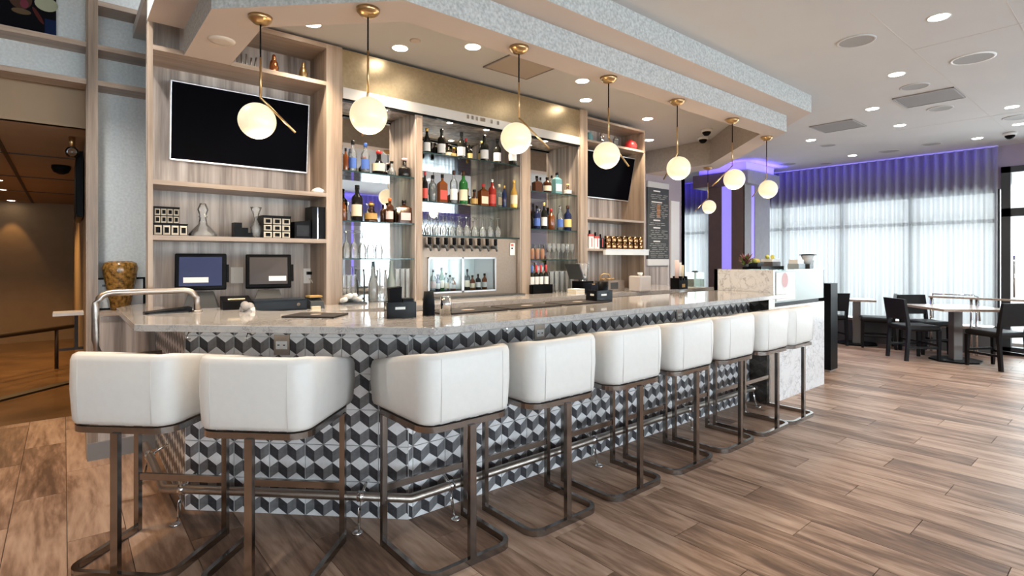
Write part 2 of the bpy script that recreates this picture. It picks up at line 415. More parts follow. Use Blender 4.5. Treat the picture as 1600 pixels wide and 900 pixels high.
# ---- hall beyond the opening
struct(MB().box(BX0, .2, 6.2, 12.4, -.01, .002).build('floor_hall', hallf_m), 'dim polished brown hall floor')
struct(MB().box(BX0, .45, 12.2, 12.3, 0, 2.6).build('wall_hall', hall_m), 'brown hall wall lit by a narrow spot')
struct(MB().box(.13, .25, 5.05, 12.2, 0, 2.6, 0).build('wall_hall_side', hall_m), 'dark brown side wall of the hall')
hc = MB().box(BX0, .2, 5.05, 12.3, 2.36, 2.42)
hco = struct(hc.build('ceiling_hall', hallc_m), 'brown hall ceiling with panel seams')
for y in (6.6, 8.4, 10.2): MB().box(BX0, .13, y, y + .03, 2.352, 2.362).build('seam', halld_m, hco)
MB().box(-.42, -.39, 5.1, 12.2, 2.352, 2.362).build('seam', halld_m, hco)
struct(MB().box(BX0, .13, 5.04, 5.10, 2.36, 2.66).build('trim_4', hallc_m), 'brown lintel inside the hall opening')
struct(MB().prism([(-1.6, 6.30), (-1.52, 6.22), (.13, 7.86), (.13, 8.02)], .002, .02).build('trim_5', halld_m), 'dark strip set in the hall floor')
rl = thing('bumper_rail', 'black low rail running diagonally across the dim hall', 'rail', (0, 0, 0))
MB().tube([(-1.6, 7.45, .52), (.10, 9.15, .52)], .028, 8).build('rail_bar', halld_m, rl)
for s in (.25, .9): MB().tube([(-1.6 + 1.7 * s, 7.45 + 1.7 * s, 0), (-1.6 + 1.7 * s, 7.45 + 1.7 * s, .52)], .02, 8).build('post', halld_m, rl)
ls = thing('wall_ledge', 'small pale ledge on a dark bracket beside the hall opening', 'ledge', (.07, 5.9, .93))
MB().box(-.14, .06, -.12, .12, 0, .025).build('ledge_top', paper_m, ls); MB().box(.0, .025, -.02, .02, -.28, 0).box(-.10, .06, -.02, .02, -.30, -.28).build('bracket', halld_m, ls)
hs = thing('hall_screen', 'thin black screen on the side wall of the hall', 'screen', (.12, 6.0, 2.02)); MB().box(-.04, .0, -.45, .45, -.28, .25).build('screen_body', black_m, hs); MB().box(-.045, -.04, -.42, .42, -.25, .22).build('display', screen_m, hs)
sc_ = thing('wall_sconce', 'clear glass globe light hanging beside the hall opening', 'lamp', (.05, 5.45, 2.24)); MB().ball((0, 0, 0), .045, 14, 10).build('glass_globe', clear_m, sc_); MB().lathe([(.02, 0), (.02, .08)], 10, (0, 0, .04)).build('holder', brass_m, sc_)
cm = thing('hall_camera', 'black dome camera on the dim hall ceiling', 'camera', (-.02, 7.2, 2.36)); MB().lathe([(.02, -.09), (.06, -.07), (.08, -.03), (.08, 0)], 16).build('dome', black_m, cm)

# ================================================================== LEFT BOOKSHELF FRAME (recessed, y 4.75)
fr = thing('display_frame', 'pale oak grid frame against grey wallpaper beside the hall', 'shelf', (0, 0, 0))
YL = 4.75
MB().box(.13, .185, YL, YL + .20, 0, 3.6).build('stile', oak_m, fr)
MB().box(.20 - .08, .13, YL + .04, YL + .20, 0, 3.6).build('stile', oak_m, fr)
for z in (2.905, 2.655, 3.215):
    MB().box(.185, .62, YL, YL + .20, z - .035, z).build('rail', shelf_m, fr)
for z in (2.915, 2.655):
    MB().box(BX0, .12, YL + .02, YL + .20, z - .035, z).build('rail', shelf_m, fr)
po = thing('poster', 'dark poster with a pale oval and pinkish figure over the hall opening', 'poster', (0, 4.93, 0))
MB().box(-.75, -.04, -.02, 0, 2.918, 3.5).build('print', mat('poster_black', (.004, .004, .006), .4), po)
def disc(cx, cz, rx, rz, y, n=18, rot=0): return MB().add([(cx + rx * math.cos(2 * math.pi * k / n) * math.cos(rot) - rz * math.sin(2 * math.pi * k / n) * math.sin(rot), y, cz + rx * math.cos(2 * math.pi * k / n) * math.sin(rot) + rz * math.sin(2 * math.pi * k / n) * math.cos(rot)) for k in range(n)], [tuple(range(n))])
disc(-.092, 3.16, .062, .05, -.022).build('oval', mat('poster_oval', (.30, .31, .22), .6), po)
disc(-.225, 3.16, .06, .07, -.022).build('figure', mat('poster_tan', (.05, .028, .02), .6), po); disc(-.205, 3.13, .022, .03, -.0225).build('pink_spot', mat('poster_pink', (.13, .03, .045), .6), po); disc(-.22, 3.075, .05, .02, -.0223).build('collar', mat('poster_collar', (.09, .06, .035), .6), po)
disc(-.135, 3.07, .012, .06, -.0225, rot=.5).build('stroke', mat('poster_red', (.06, .016, .014), .6), po)
MB().box(-.10, -.04, -.0225, -.02, 2.92, 3.06).build('blue_band', mat('poster_blue', (.008, .016, .05), .5), po)
for n_ in MATS:
    if n_.startswith('poster_'): MATS[n_].node_tree.nodes['Principled BSDF'].inputs['Specular IOR Level'].default_value = .03
# pony wall with ledge
pw = thing('half_wall', 'grey wood-grain half wall with pale ledge under the amber vase', 'half wall', (0, 0, 0))
MB().box(.185, .52, YL, YL + .19, 0, 1.0).build('panel', panel_m, pw); MB().box(.185, .52, YL - .02, YL + .19, 1.0, 1.03).build('ledge', shelf_m, pw)
MB().box(.125, .52, YL - .02, YL, 0, .12).build('baseboard', mat('grey_baseboard', (.22, .21, .21), .5), pw)

# ================================================================== BACK BAR UNIT
def ux(px): return XP(px, YF)
XS0, XS1 = ux(231), ux(239)
XA0, XA1 = ux(510), ux(535)
XN0, XN1 = ux(651), ux(660)
XD0, XD1 = ux(815), ux(829)
XE0, XE1 = ux(905), ux(916)
XR = ux(1008)
YT = 4.40            # back panel of the two television bays
ZC = 1.05            # back counter
unit = thing('back_bar_unit', 'tall oak and driftwood back bar unit with shelves behind the counter', 'bar unit', (0, 0, 0))
MB().box(XS0, XS1, YF, YF + .06, ZC, 2.895).build('stile', oak_m, unit)
MB().box(XA0, XA1, YF, YT + .05, ZC, 3.045).build('column', oak_m, unit)
MB().box(XN0, XN1, YF, 4.52, ZC, ZP(655, 165, YF)).build('divider', oak_m, unit)
MB().box(XD0, XD1, YF, 4.52, ZC, ZP(822, 218, YF)).build('divider', oak_m, unit)
MB().box(XE0, XE1, YF - .02, YT + .05, ZC, 3.045).build('column', oak_m, unit)
MB().box(XR - .025, XR, YF, YT, ZC, 2.99).build('stile', oak_m, unit)
MB().box(XS1, XA0, YT, YT + .04, ZC, 3.045).build('back_panel', panel_m, unit)
MB().box(XE1, XR, YT, YT + .04, ZC, 3.045).build('back_panel', panel_m, unit)
for z in (1.905, 1.553, 2.755): MB().box(XS1, XA0, YF, YT, z - .03, z).build('shelf', shelf_m, unit)
MB().box(.872, XA0, YF, YT, 3.01, 3.045).build('top_rail', shelf_m, unit)
MB().box(XE1, XR - .025, YF, YT, 2.965, 2.99).build('top_rail', shelf_m, unit)
ZR1, ZR2, ZR3 = ZP(960, 226, YF), ZP(960, 342, YF), ZP(960, 389, YF)
for z in (ZR1, ZR2, ZR3): MB().box(XE1, XR - .025, YF, YT, z - .025, z).build('shelf', shelf_m, unit)
ZH0, ZH1 = 2.735, 2.69
MB().box(XA1, XE0, YF, 4.52, ZH0, 3.035).build('header_panel', gold_m, unit)
hr = MB().box(XA1, XE0, YF - .015, YF + .05, ZH1 - .04, ZH0).build('shutter_housing', mat('satin_aluminium', (.70, .66, .61), .4, .7), unit)
MB().box(XA1, XE0, YF - .012, YF + .03, ZH1 - .055, ZH1 - .04).build('shadow_gap', black_m, hr)
MB().box(XA1, XE0, YF + .05, 4.52, 2.66, ZH0).build('niche_ceiling', panel_m, unit)
emb = MB()
for k, px in enumerate((729, 736, 743, 752, 766, 776)):
    x = XP(px, YF); emb.box(x - (.012 if k != 3 else .03), x + (.012 if k != 3 else .03), YF - .024, YF - .015, ZH1 - .005 - .0 * k, ZH1 + .03)
emb.build('maker_plate', chrome_m, hr)
for n, x0, x1, yb in (('l', XA1, XN0, 4.29), ('c', XN1, XD0, 4.48), ('r', XD1, XE0, 4.30)):
    z0 = ZC if n != 'c' else 1.60
    MB().box(x0, x1, yb, yb + .02, z0, 2.66).build('mirror', mirror_m, unit)
MB().box(XE0 - .012, XE0, YF + .005, 4.30, ZC, 2.66).build('side_panel', panel_m, unit)
MB().box(XD0 - .012, XD0, YF + .005, 4.48, ZC, 2.66).build('side_panel', panel_m, unit)
MB().box(XN0 - .012, XN0, YF + .005, 4.29, ZC, 2.66).build('side_panel', panel_m, unit)
def gshelf(x0, x1, yb, z):
    s = MB().box(x0, x1, YF + .02, yb, z - .010, z).build('glass_shelf', shelfg_m, unit)
    MB().box(x0, x1, YF + .017, YF + .0195, z - .0105, z).build('front_edge', edgeg_m, s)
SL = (2.10, 1.706, 1.408); SCN = (2.335, 1.908, 1.613); SR = (2.10, 1.712, 1.398)
for z in SL: gshelf(XA1, XN0 - .012, 4.288, z)
for z in SCN: gshelf(XN1, XD0 - .012, 4.478, z)
for z in SR: gshelf(XD1, XE0 - .012, 4.298, z)
for px, w_ in ((600, 'in the first bottle niche'), (703, 'above the champagne end of the wine shelf'), (760, 'above the middle of the wine shelf'), (852, 'in the far bottle niche')):
    t = thing('niche_light', 'tiny round puck light ' + w_, 'puck light', (XP(px, 4.17), 4.17, 2.66), 0, 'niche puck lights')
    MB().lathe([(.028, -.001), (.036, -.005), (.038, 0)], 16, caps=False).build('trim_ring', chrome_m, t); MB().lathe([(1e-5, -.002), (.028, -.003)], 16, caps=False).build('lens', lens_m, t)
    lamp('niche_beam', 'SPOT', (XP(px, 4.17), 4.17, 2.64), 9, (1, .78, .54), .03, spot=math.radians(120), blend=.6)
# back counter under it
bc = thing('back_counter', 'pale stone back counter below the bottle shelves', 'counter', (0, 0, 0))
MB().box(.95, 6.3, 3.57, YT + .05, ZC - .04, ZC).build('counter_top', quartz_m, bc)
MB().box(1.0, 6.25, 3.62, YT, 0, ZC - .04).build('cabinet_body', mat('cabinet_brown', (.10, .07, .055), .5), bc)

# ================================================================== BAR
ZT = 1.075
TY = 2.57
tile_outer = [(5.20, TY), (1.42, TY), (.52, 3.47), (.52, 4.72)]
bar = thing('tiled_bar', 'bar clad in grey and white cube-pattern tiles below the stone counter', 'bar', (0, 0, 0))
core = [(5.20, TY + .012), (1.425, TY + .012), (.532, 3.475), (.532, 4.72), (.90, 4.72), (.90, 3.66), (1.60, 2.93), (5.20, 2.93)]
MB().prism(core, 0.0, ZT - .037).build('bar_body', tileg_m, bar)
def clip(poly, x0, x1, y0, y1):
    for ax, lim, sg in ((0, x0, 1), (0, x1, -1), (1, y0, 1), (1, y1, -1)):
        out = []
        for i in range(len(poly)):
            a, b = poly[i - 1], poly[i]; da, db = sg * (a[ax] - lim), sg * (b[ax] - lim)
            if (da >= 0) != (db >= 0):
                t = da / (da - db); out.append((a[0] + t * (b[0] - a[0]), a[1] + t * (b[1] - a[1])))
            if db >= 0: out.append(b)
        poly = out
        if len(poly) < 3: return []
    return poly
TS = .205
tile_cache = {}
def tile_mesh(a0, a1, b0, b1):
    key = (round(a0, 3), round(a1, 3), round(b0, 3), round(b1, 3))
    if key in tile_cache: return tile_cache[key]
    m = MB(); g = .0022; th = .012; w = TS / 4; h = TS * .18; row = .0975
    x0, x1, y0, y1 = a0 + g, a1 - g, b0 + g, b1 - g
    for r in range(-1, 4):
        for c in range(-1, 4):
            cx = (c * 2 + (1 if r % 2 == 0 else 0)) * w; cz = r * row
            s = row - h
            for poly, mi in (([(cx - w, cz), (cx, cz - h), (cx + w, cz), (cx, cz + h)], 0),
                             ([(cx - w, cz), (cx - w, cz - s), (cx, cz - h - s), (cx, cz - h)], 1),
                             ([(cx, cz - h), (cx, cz - h - s), (cx + w, cz - s), (cx + w, cz)], 2)):
                p = clip(poly, x0, x1, y0, y1)
                if len(p) >= 3: m.add([(x, 0, z) for x, z in p], [tuple(range(len(p)))], mi)
    m.add([(x0, 0, y0), (x1, 0, y0), (x1, 0, y1), (x0, 0, y1), (x0, th, y0), (x1, th, y0), (x1, th, y1), (x0, th, y1)],
          [(0, 1, 5, 4), (1, 2, 6, 5), (2, 3, 7, 6), (3, 0, 4, 7)], 3)
    me = m.data('tile', [tilel_m, tiled_m, tilem_m, tileg_m]); tile_cache[key] = me
    return me
def tile_face(p0, ang, start, length):
    """columns of tiles along local x from p0; start = width of the first, cut column"""
    cols = []; x = 0
    if start > .002: cols.append((0, start, TS - start, TS)); x = start
    while x < length - .004:
        w = min(TS, length - x); cols.append((x, x + w, 0, w)); x += w
    for xa, xb, a0, a1 in cols:
        for r in range(6):
            z0 = r * .195; b1 = min(.195, 1.035 - z0)
            if b1 < .01: continue
            o = put('tile', tile_mesh(a0, a1, 0, b1), bar)
            ox = xa - a0
            o.location = (p0[0] + math.cos(ang) * ox, p0[1] + math.sin(ang) * ox, z0); o.rotation_euler = (0, 0, ang)
tile_face((1.42, TY), 0, .028, 3.78)
chl = math.hypot(.9, .9)
tile_face((.52, 3.47), -math.pi / 4, chl - .165 - 5 * TS, chl)
tile_face((.52, 4.72), -math.pi / 2, 1.25 % TS, 1.25)
tile_face((5.20, TY), -math.pi / 2, 0, .19)
# stone counter
ct = thing('counter_top', 'glossy pale stone bar counter with angled corner above the cube tiles', 'counter', (0, 0, 0))
top_poly = [(5.14, 2.19), (1.35, 2.19), (.27, 3.27), (.27, 4.45), (.40, 4.74), (.52, 4.74), (.52, 4.04), (.95, 4.04), (.95, 3.62), (1.62, 2.95), (5.29, 2.95), (5.29, 2.40), (5.14, 2.38)]
bevel(MB().prism(top_poly, ZT - .036, ZT).build('stone_slab', quartz_m, ct), .004, 2)
# power outlets in the tile
def outlet(loc, rz, label):
    o = thing('power_outlet', label, 'outlet', loc, rz)
    MB().box(-.045, .045, -.006, 0, -.055, .055).build('plate', steel_m, o); MB().box(-.032, .032, -.010, -.006, -.022, .022).build('socket_face', paper_m, o)
    for x in (-.016, .016): MB().box(x - .006, x + .006, -.0112, -.010, -.003, .003).build('slot', black_m, o)
outlet((.52 + .40, 3.07 - .0008, .93), -math.pi / 4, 'steel outlet plate in the angled tiles between the first two stools')
outlet((2.376, TY - .001, .92), 0, 'steel outlet plate in the tiles above the fourth stool')
outlet((3.976, TY - .001, .92), 0, 'steel outlet plate in the tiles toward the far stools')
# hooks under the slab
for k, (x, y, rz) in enumerate(((.80, 3.19 - .012, -math.pi / 4), (.56, 3.43 - .012, -math.pi / 4), (2.05, TY, 0), (3.2, TY, 0), (4.35, TY, 0))):
    hk = thing('bag_hook', 'small chrome bag hook under the bar counter edge', 'hook', (x, y, .985), rz, 'bag hooks under the counter')
    MB().tube([(0, -.006, .02), (0, -.05, .015), (0, -.07, -.005), (0, -.055, -.022), (0, -.04, -.02)], .005, 7).build('hook_bend', chrome_m, hk)
    MB().lathe([(.016, 0), (.016, .006)], 12).build('mount', chrome_m, hk, (0, 0, .02)).rotation_euler = (math.pi / 2, 0, 0)
# foot rail
fr_ = thing('foot_rail', 'polished tubular foot rail running round the tiled bar base', 'rail', (0, 0, 0))
rp = [(.415, 4.30, .165), (.415, 3.425, .165), (1.375, 2.465, .165), (5.12, 2.465, .165)]
MB().tube(rp, .023, 14).build('tube', steel_m, fr_)
def bracket(x, y, rz):
    b = MB().tube([(0, 0, .16), (-.004, -.02, .10), (.0, -.03, .03), (0, -.05, .006)], .008, 8).lathe([(.028, 0), (.026, .008), (.012, .014)], 14, (0, -.055, 0))
    b.tube([(0, -.0, .165), (0, .06, .20), (0, .10, .21)], .008, 8).tube([(-.016, 0, .165), (.016, 0, .165)], .028, 14)
    b.build('bracket', chrome_m, fr_, (x, y, 0), rz)
for x in (1.62, 2.78, 3.95, 5.05): bracket(x, 2.465, 0)
bracket(1.19, 2.65, -math.pi / 4); bracket(.49, 3.35, -math.pi / 4); bracket(.415, 4.05, -math.pi / 2)
# service hand rail
sr = thing('hand_rail', 'brushed steel hooped hand rail at the end of the bar counter', 'rail', (0, 0, 0))
YH = 3.80; hl, hr_ = XP(149, YH), XP(308, YH)
hp = [(.45, YH, .84), (hl + .05, YH, .84), (hl + .01, YH, .88), (hl, YH, .95)] + [(hl + .08 - .08 * math.cos(t), YH, 1.13 + .08 * math.sin(t)) for t in [math.pi / 2 * k / 5 for k in range(6)]]
hp += [(hr_ - .07 + .07 * math.sin(t), YH, 1.14 + .07 * math.cos(t)) for t in [math.pi / 2 * k / 5 for k in range(6)]] + [(hr_, YH, ZT)]
MB().tube(hp, .018, 12).build('tube', steel_m, sr); MB().lathe([(.03, 0), (.028, .008), (.02, .012)], 14).build('flange', steel_m, sr, (hr_, YH, ZT))

# marble serving station at the far end
st = thing('serving_station', 'white marble serving station with glass food case at the bar end', 'counter', (0, 0, 0))
MB().box(5.33, 6.55, 2.38, 3.0, 0, .93).build('marble_front', marble_m, st)
MB().box(5.20, 5.33, 2.38, 2.95, 0, 1.03).build('steel_post', steel_m, st)
MB().box(5.30, 5.33, 2.38, 3.0, 1.03, 1.295).box(5.30, 5.95, 2.96, 3.0, 1.03, 1.295).build('marble_side', marble_m, st)
MB().box(5.35, 6.5, 2.42, 2.96, .93, .97).build('display_tray', black_m, st)
MB().box(5.33, 6.55, 2.385, 2.397, .97, 1.285).build('front_glass', frost_m, st)
MB().box(6.54, 6.552, 2.385, 2.96, .97, 1.285).build('end_glass', frost_m, st)
MB().box(5.33, 6.55, 2.38, 3.0, 1.285, 1.295).build('glass_top', shelfg_m, st)
MB().box(5.36, 5.80, 2.3795, 2.3845, .985, 1.27).build('menu_sheet', paper_m, st)
MB().add([(5.55 + .07 * math.cos(t), 2.378, 1.19 + .075 * math.sin(t)) for t in [2 * math.pi * k / 14 for k in range(14)]], [tuple(range(14))]).build('red_print', mat('red_print', (.66, .40, .40), .6), st)
for k in range(3): MB().box(5.42 + .25 * k, 5.58 + .25 * k, 2.5, 2.75, .97, 1.02).build('serving_dish', white_m, st)

# ================================================================== STOOLS
def shell_mesh():
    R, hw, y0, y1, th = .085, .255, -.270, .245, .052
    path = [(-hw, y1)] + [(-hw, y1 - .10), (-hw, 0.0)] + arc(-hw + R, y0 + R, R, 180, 270, 7) + arc(hw - R, y0 + R, R, 270, 360, 7) + [(hw, 0.0), (hw, y1 - .10), (hw, y1)]
    m = MB(); n = len(path); k = 12; vs = []
    for i, (x, y) in enumerate(path):
        a = path[max(0, i - 1)]; b = path[min(n - 1, i + 1)]
        t = Vector((b[0] - a[0], b[1] - a[1], 0)).normalized(); out = Vector((t.y, -t.x, 0))
        if i in (0, n - 1): pass
        f = (y - y0) / (y1 - y0)
        zt = .983 - .10 * max(0, f - .12) ** 1.1; zb = .668
        prof = [(-.030, zb), (-.012, zb + .006), (-.003, zb + .025), (0, zb + .07), (.006, (zb + zt) / 2), (.004, zt - .03), (-.004, zt - .008), (-.018, zt), (-th + .018, zt), (-th + .004, zt - .008), (-th, zt - .03), (-th, zb + .03)]
        for o, z in prof: vs.append((x + out.x * o, y + out.y * o, z))
    fs = [(i * k + j, i * k + (j + 1) % k, (i + 1) * k + (j + 1) % k, (i + 1) * k + j) for i in range(n - 1) for j in range(k)]
    m.add(vs, fs, 0, True); m.f += [list(range(k - 1, -1, -1)), [(n - 1) * k + j for j in range(k)]]; m.m += [0, 0]; m.sm += [False, False]
    return m
def rrect(hw, y0, y1, R, n=6):
    return arc(-hw + R, y0 + R, R, 180, 270, n) + arc(hw - R, y0 + R, R, 270, 360, n) + arc(hw - R, y1 - R, R, 0, 90, n) + arc(-hw + R, y1 - R, R, 90, 180, n)
def rect(w, h): return [(-w / 2, -h / 2), (w / 2, -h / 2), (w / 2, h / 2), (-w / 2, h / 2)]
def make_stool():
    t = thing('bar_stool', 'x', 'stool', group='white bar stools along the bar')
    sh = shell_mesh().build('backrest_shell', leather_m, t)
    for x in (-.172, .172): MB().tube([(x, -.2715, .685), (x, -.2765, .83), (x, -.2735, .962)], .0012, 5).build('seam', seam_m, sh)
    cu = MB().prism(rrect(.205, -.22, .240, .05), .655, .765).build('seat_cushion', leather_m, t); bevel(cu, .02, 3)
    MB().sweep([(x, y, .652) for x, y in rrect(.236, -.252, .232, .08)], rect(.022, .027), True).build('seat_band', nickel_m, t)
    R = .07
    bp = [(-.238, .145, .016), (-.238, -.14, .016)] + [(x, y, .016) for x, y in arc(-.238 + R, -.262 + R, R, 180, 270, 5)] + [(x, y, .016) for x, y in arc(.238 - R, -.262 + R, R, 270, 360, 5)] + [(.238, -.14, .016), (.238, .145, .016)]
    MB().sweep(bp, rect(.024, .032)).build('floor_frame', nickel_m, t)
    for x in (-.238, .238): MB().box(x - .013, x + .013, .132, .158, .0, .642).build('leg', nickel_m, t)
    MB().box(-.017, .017, -.274, -.250, .03, .642).build('leg', nickel_m, t)
    MB().box(-.225, .225, .137, .153, .265, .298).build('footrest', nickel_m, t)
    return t
CY = 2.262
pos = [(.36, 3.095, -math.pi / 4), (.788, 2.638, -math.pi / 4)]
pos += [(1.44, CY + .012, 0), (2.045, CY - .01, 0), (2.66, CY - .015, 0), (3.27, CY - .02, 0), (3.87, CY - .02, 0), (4.45, CY - .03, 0), (4.935, CY - .04, 0)]
words = ['white leather bar stool at the counter end, first on the angled side', 'white leather bar stool second on the angled side of the bar',
         'white leather bar stool just past the bar corner, first of the straight row', 'white leather bar stool second in the straight row along the bar',
         'white leather bar stool third in the straight row along the bar', 'white leather bar stool fourth in the straight row along the bar',
         'white leather bar stool fifth in the straight row along the bar', 'white leather bar stool sixth in the straight row along the bar',
         'white leather bar stool last of the row, in front of the marble station']
proto = make_stool()
for k, (x, y, rz) in enumerate(pos):
    o = proto if k == 0 else dup(proto, (0, 0, 0))
    o.location = (x, y, 0); o.rotation_euler = (0, 0, rz); o['label'] = words[k]

# ================================================================== PENDANTS
GR, GZ = .097, 2.156
def pendant(x, y, ang, label):
    t = thing('globe_pendant', label, 'pendant light', (x, y, 2.725), 0, 'globe pendant lights over the bar')
    MB().lathe([(.012, -.045), (.035, -.038), (.058, -.018), (.062, 0)], 20).build('ceiling_cup', brass_m, t)
    zb = GZ + GR + .03 - 2.725; zm = zb * .5
    MB().tube([(0, 0, -.04), (0, 0, zm)], .0045, 7).build('cord', black_m, t)
    dx, dy = math.cos(ang), math.sin(ang)
    MB().tube([(0, 0, zm), (0, 0, zb)], .0062, 8).tube([(0, 0, zb), (dx * .19, dy * .19, zb - .19)], .0062, 8).build('brass_rod', brass_m, t)
    gx, gy = -dx * .012, -dy * .012
    off = GR * 1.0
    g = MB().ball((gx * 1.5, gy * 1.5, GZ - 2.725), GR, 28, 18).build('glass_globe', globe_m, t)
    l = lamp('pendant_bulb', 'POINT', (x - dx * .2, y - dy * .2, GZ - .02), 5.0, (1, .72, .42), GR)
    l.location = (x, y, GZ - GR - .03); l.data.shadow_soft_size = .05
    return t
rdir = math.atan2(RY, RX)   # direction along the picture's horizontal, in plan
PP = [(.826, 3.135, rdir, 'glowing globe pendant before the large television'), (1.238, 2.674, rdir + 2.0, 'glowing globe pendant over the bar corner, at the first bottle niche'),
      (2.185, 2.55, rdir, 'glowing globe pendant before the middle wine shelf'), (3.05, 2.555, rdir + .5, 'glowing globe pendant before the small television'),
      (3.93, 2.556, rdir + 1.9, 'glowing globe pendant by the chalk menu board, fifth over the bar'), (4.86, 2.566, rdir + math.pi, 'glowing globe pendant before the purple lit column, sixth over the bar'),
      (5.85, 2.70, rdir + 2, 'glowing globe pendant before the window curtain, seventh over the bar'), (7.14, 4.14, rdir + math.pi, 'smallest and farthest globe pendant, beside the purple column')]
for p in PP: pendant(*p)

# ================================================================== CEILING FITTINGS
def downlight(x, y, z, label, group, r=.058, power=14, col=(1, .83, .63), ang=100):
    t = thing('downlight', label, 'downlight', (x, y, z), 0, group)
    MB().lathe([(r, 0), (r + .010, -.004), (r + .012, 0)], 22, caps=False).build('trim_ring', white_m, t)
    MB().lathe([(1e-5, -.002), (r, -.003)], 22, caps=False).build('lens', lens_m, t)
    lamp('downlight_beam', 'SPOT', (x, y, z - .03), power, col, .05, spot=math.radians(ang), blend=.7)
bl = [(1.351, 3.83, 'above the large television bay'), (2.043, 3.83, 'above the gold panel, near the oak column'), (2.47, 3.44, 'between the corner pendant and the bar vent'),
      (3.73, 3.44, 'past the bar ceiling vent, nearer the soffit'), (4.206, 3.83, 'at the far end of the gold panel'), (5.33, 3.87, 'above the small television bay'),
      (6.30, 4.55, 'just past the end of the oak unit'), (6.30, 3.24, 'by the two dome cameras')]
for x, y, w in bl: downlight(x, y, CE, 'round bar ceiling downlight ' + w, 'bar ceiling downlights', power=42)
dl = [(4.638, .957), (5.773, 1.496), (6.892, 2.013), (8.013, 2.043), (8.046, 3.096), (9.753, 3.125), (9.682, 1.574), (7.98, 1.007), (9.068, 1.08)]
dw = ['largest and nearest of the pale main ceiling', 'between the two speakers and the square vents', 'just beyond the soffit corner, between the vents', 'between the two square vents on the window side', 'past the farther square vent, near the soffit end',
      'closest to the curtain, beyond the farther vent', 'closest to the curtain top near the glass door', 'at the picture edge above the round speaker', 'at the picture edge beside the dome camera']
for (x, y), w in zip(dl, dw): downlight(x, y, CE, 'round downlight ' + w, 'main ceiling downlights', power=26, col=(1, .90, .78))
for x, y in ((2.5, .4), (1.2, -1.2), (3.6, -1.4), (5.9, -.8), (8.2, -1.2), (-.8, 1.4)):
    downlight(x, y, CE, 'round downlight on the ceiling outside the picture', 'downlights behind the viewer', power=22, col=(1, .90, .78))
sp = [(4.656, 1.466, .13, 'beside the soffit, largest of the flat grey ones'), (5.799, .971, .15, 'white rimmed, with the widest rim'), (6.312, 1.49, .12, 'just before the nearer square vent'), (7.439, 1.524, .12, 'just behind the nearer square vent'),
      (8.607, 1.036, .14, 'cut by the picture edge'), (8.602, 3.072, .11, 'past the farther square vent'), (9.735, 4.123, .14, 'near the purple column'), (10.2, 3.676, .10, 'touching the curtain top near the column'), (9.789, 2.628, .14, 'by the middle of the curtain'), (9.661, 2.075, .12, 'nearer the door end of the curtain')]
for x, y, r, w in sp:
    t = thing('ceiling_speaker', 'round grey ceiling speaker ' + w, 'speaker', (x, y, CE), 0, 'round ceiling speakers')
    MB().lathe([(r * .86, -.001), (r * .9, -.008), (r, -.006), (r, 0)], 26, caps=False).build('rim', white_m if r == .15 else ceil_m, t)
    MB().lathe([(1e-5, -.003), (r * .87, -.004)], 26, caps=False).build('grille', speaker_m, t)
def vent(x0, x1, y0, y1, label, m=vent_m):
    t = thing('air_vent', label, 'vent', ((x0 + x1) / 2, (y0 + y1) / 2, CE), 0, 'square ceiling vents')
    w, h = (x1 - x0) / 2, (y1 - y0) / 2
    f = MB()
    for a in ((-w, w, -h, -h + .012), (-w, w, h - .012, h), (-w, -w + .012, -h, h), (w - .012, w, -h, h)): f.box(*a, -.012, 0)
    f.build('vent_frame', mat('vent_frame_grey', (.30, .27, .26), .5, .3), t); MB().box(-w + .012, w - .012, -h + .012, h - .012, -.008, 0).build('vent_plate', m, t)
vent(6.61, 7.12, 1.25, 1.752, 'grey square ceiling vent nearer the picture edge'); vent(7.2, 7.70, 2.31, 2.79, 'grey square ceiling vent nearer the soffit'); vent(2.787, 3.288, 3.34, 3.73, 'tan square vent in the bar ceiling', mat('vent_tan', (.44, .36, .29), .6))
def dome(x, y, z, label):
    t = thing('dome_camera', label, 'camera', (x, y, z), 0, 'ceiling dome cameras')
    MB().lathe([(.062, -.035), (.07, -.02), (.07, 0)], 18).build('mount', white_m, t); MB().lathe([(1e-4, -.085), (.03, -.078), (.05, -.055), (.055, -.035)], 18).build('lens_dome', black_m, t)
dome(6.35, 3.70, CE, 'dome camera in the bar ceiling, the nearer of two'); dome(6.72, 3.97, CE, 'dome camera close to the soffit corner, the farther of two'); dome(9.603, 1.231, CE, 'dome camera on the main ceiling above the glass door')
smo = thing('smoke_detector', 'flat pale disc under the soffit before the large television', 'detector', (.735, 3.62, 2.725)); MB().lathe([(.045, -.012), (.07, -.008), (.075, 0)], 24).build('cover', mat('detector_cream', (.66, .58, .50), .6), smo)
spk = thing('ceiling_sprinkler', 'small concealed sprinkler disc in the bar ceiling', 'sprinkler', (2.06, 3.62, CE)); MB().lathe([(.03, -.008), (.042, -.004), (.042, 0)], 18).build('cover_plate', soffit_m, spk)
downlight(-.05, 3.75, 3.6, 'neutral downlight over the grey wallpaper outside the picture', 'hall mouth downlights', power=85, col=(1, .97, .92), ang=100)
for x, y in ((-.75, 3.55), (-1.5, 4.3), (-.5, 5.6)): downlight(x, y, 3.6 if y < 5 else 2.36, 'warm amber downlight at the hall mouth outside the picture', 'hall mouth downlights', power=60 if y < 5 else 25, col=(1, .60, .26), ang=85)
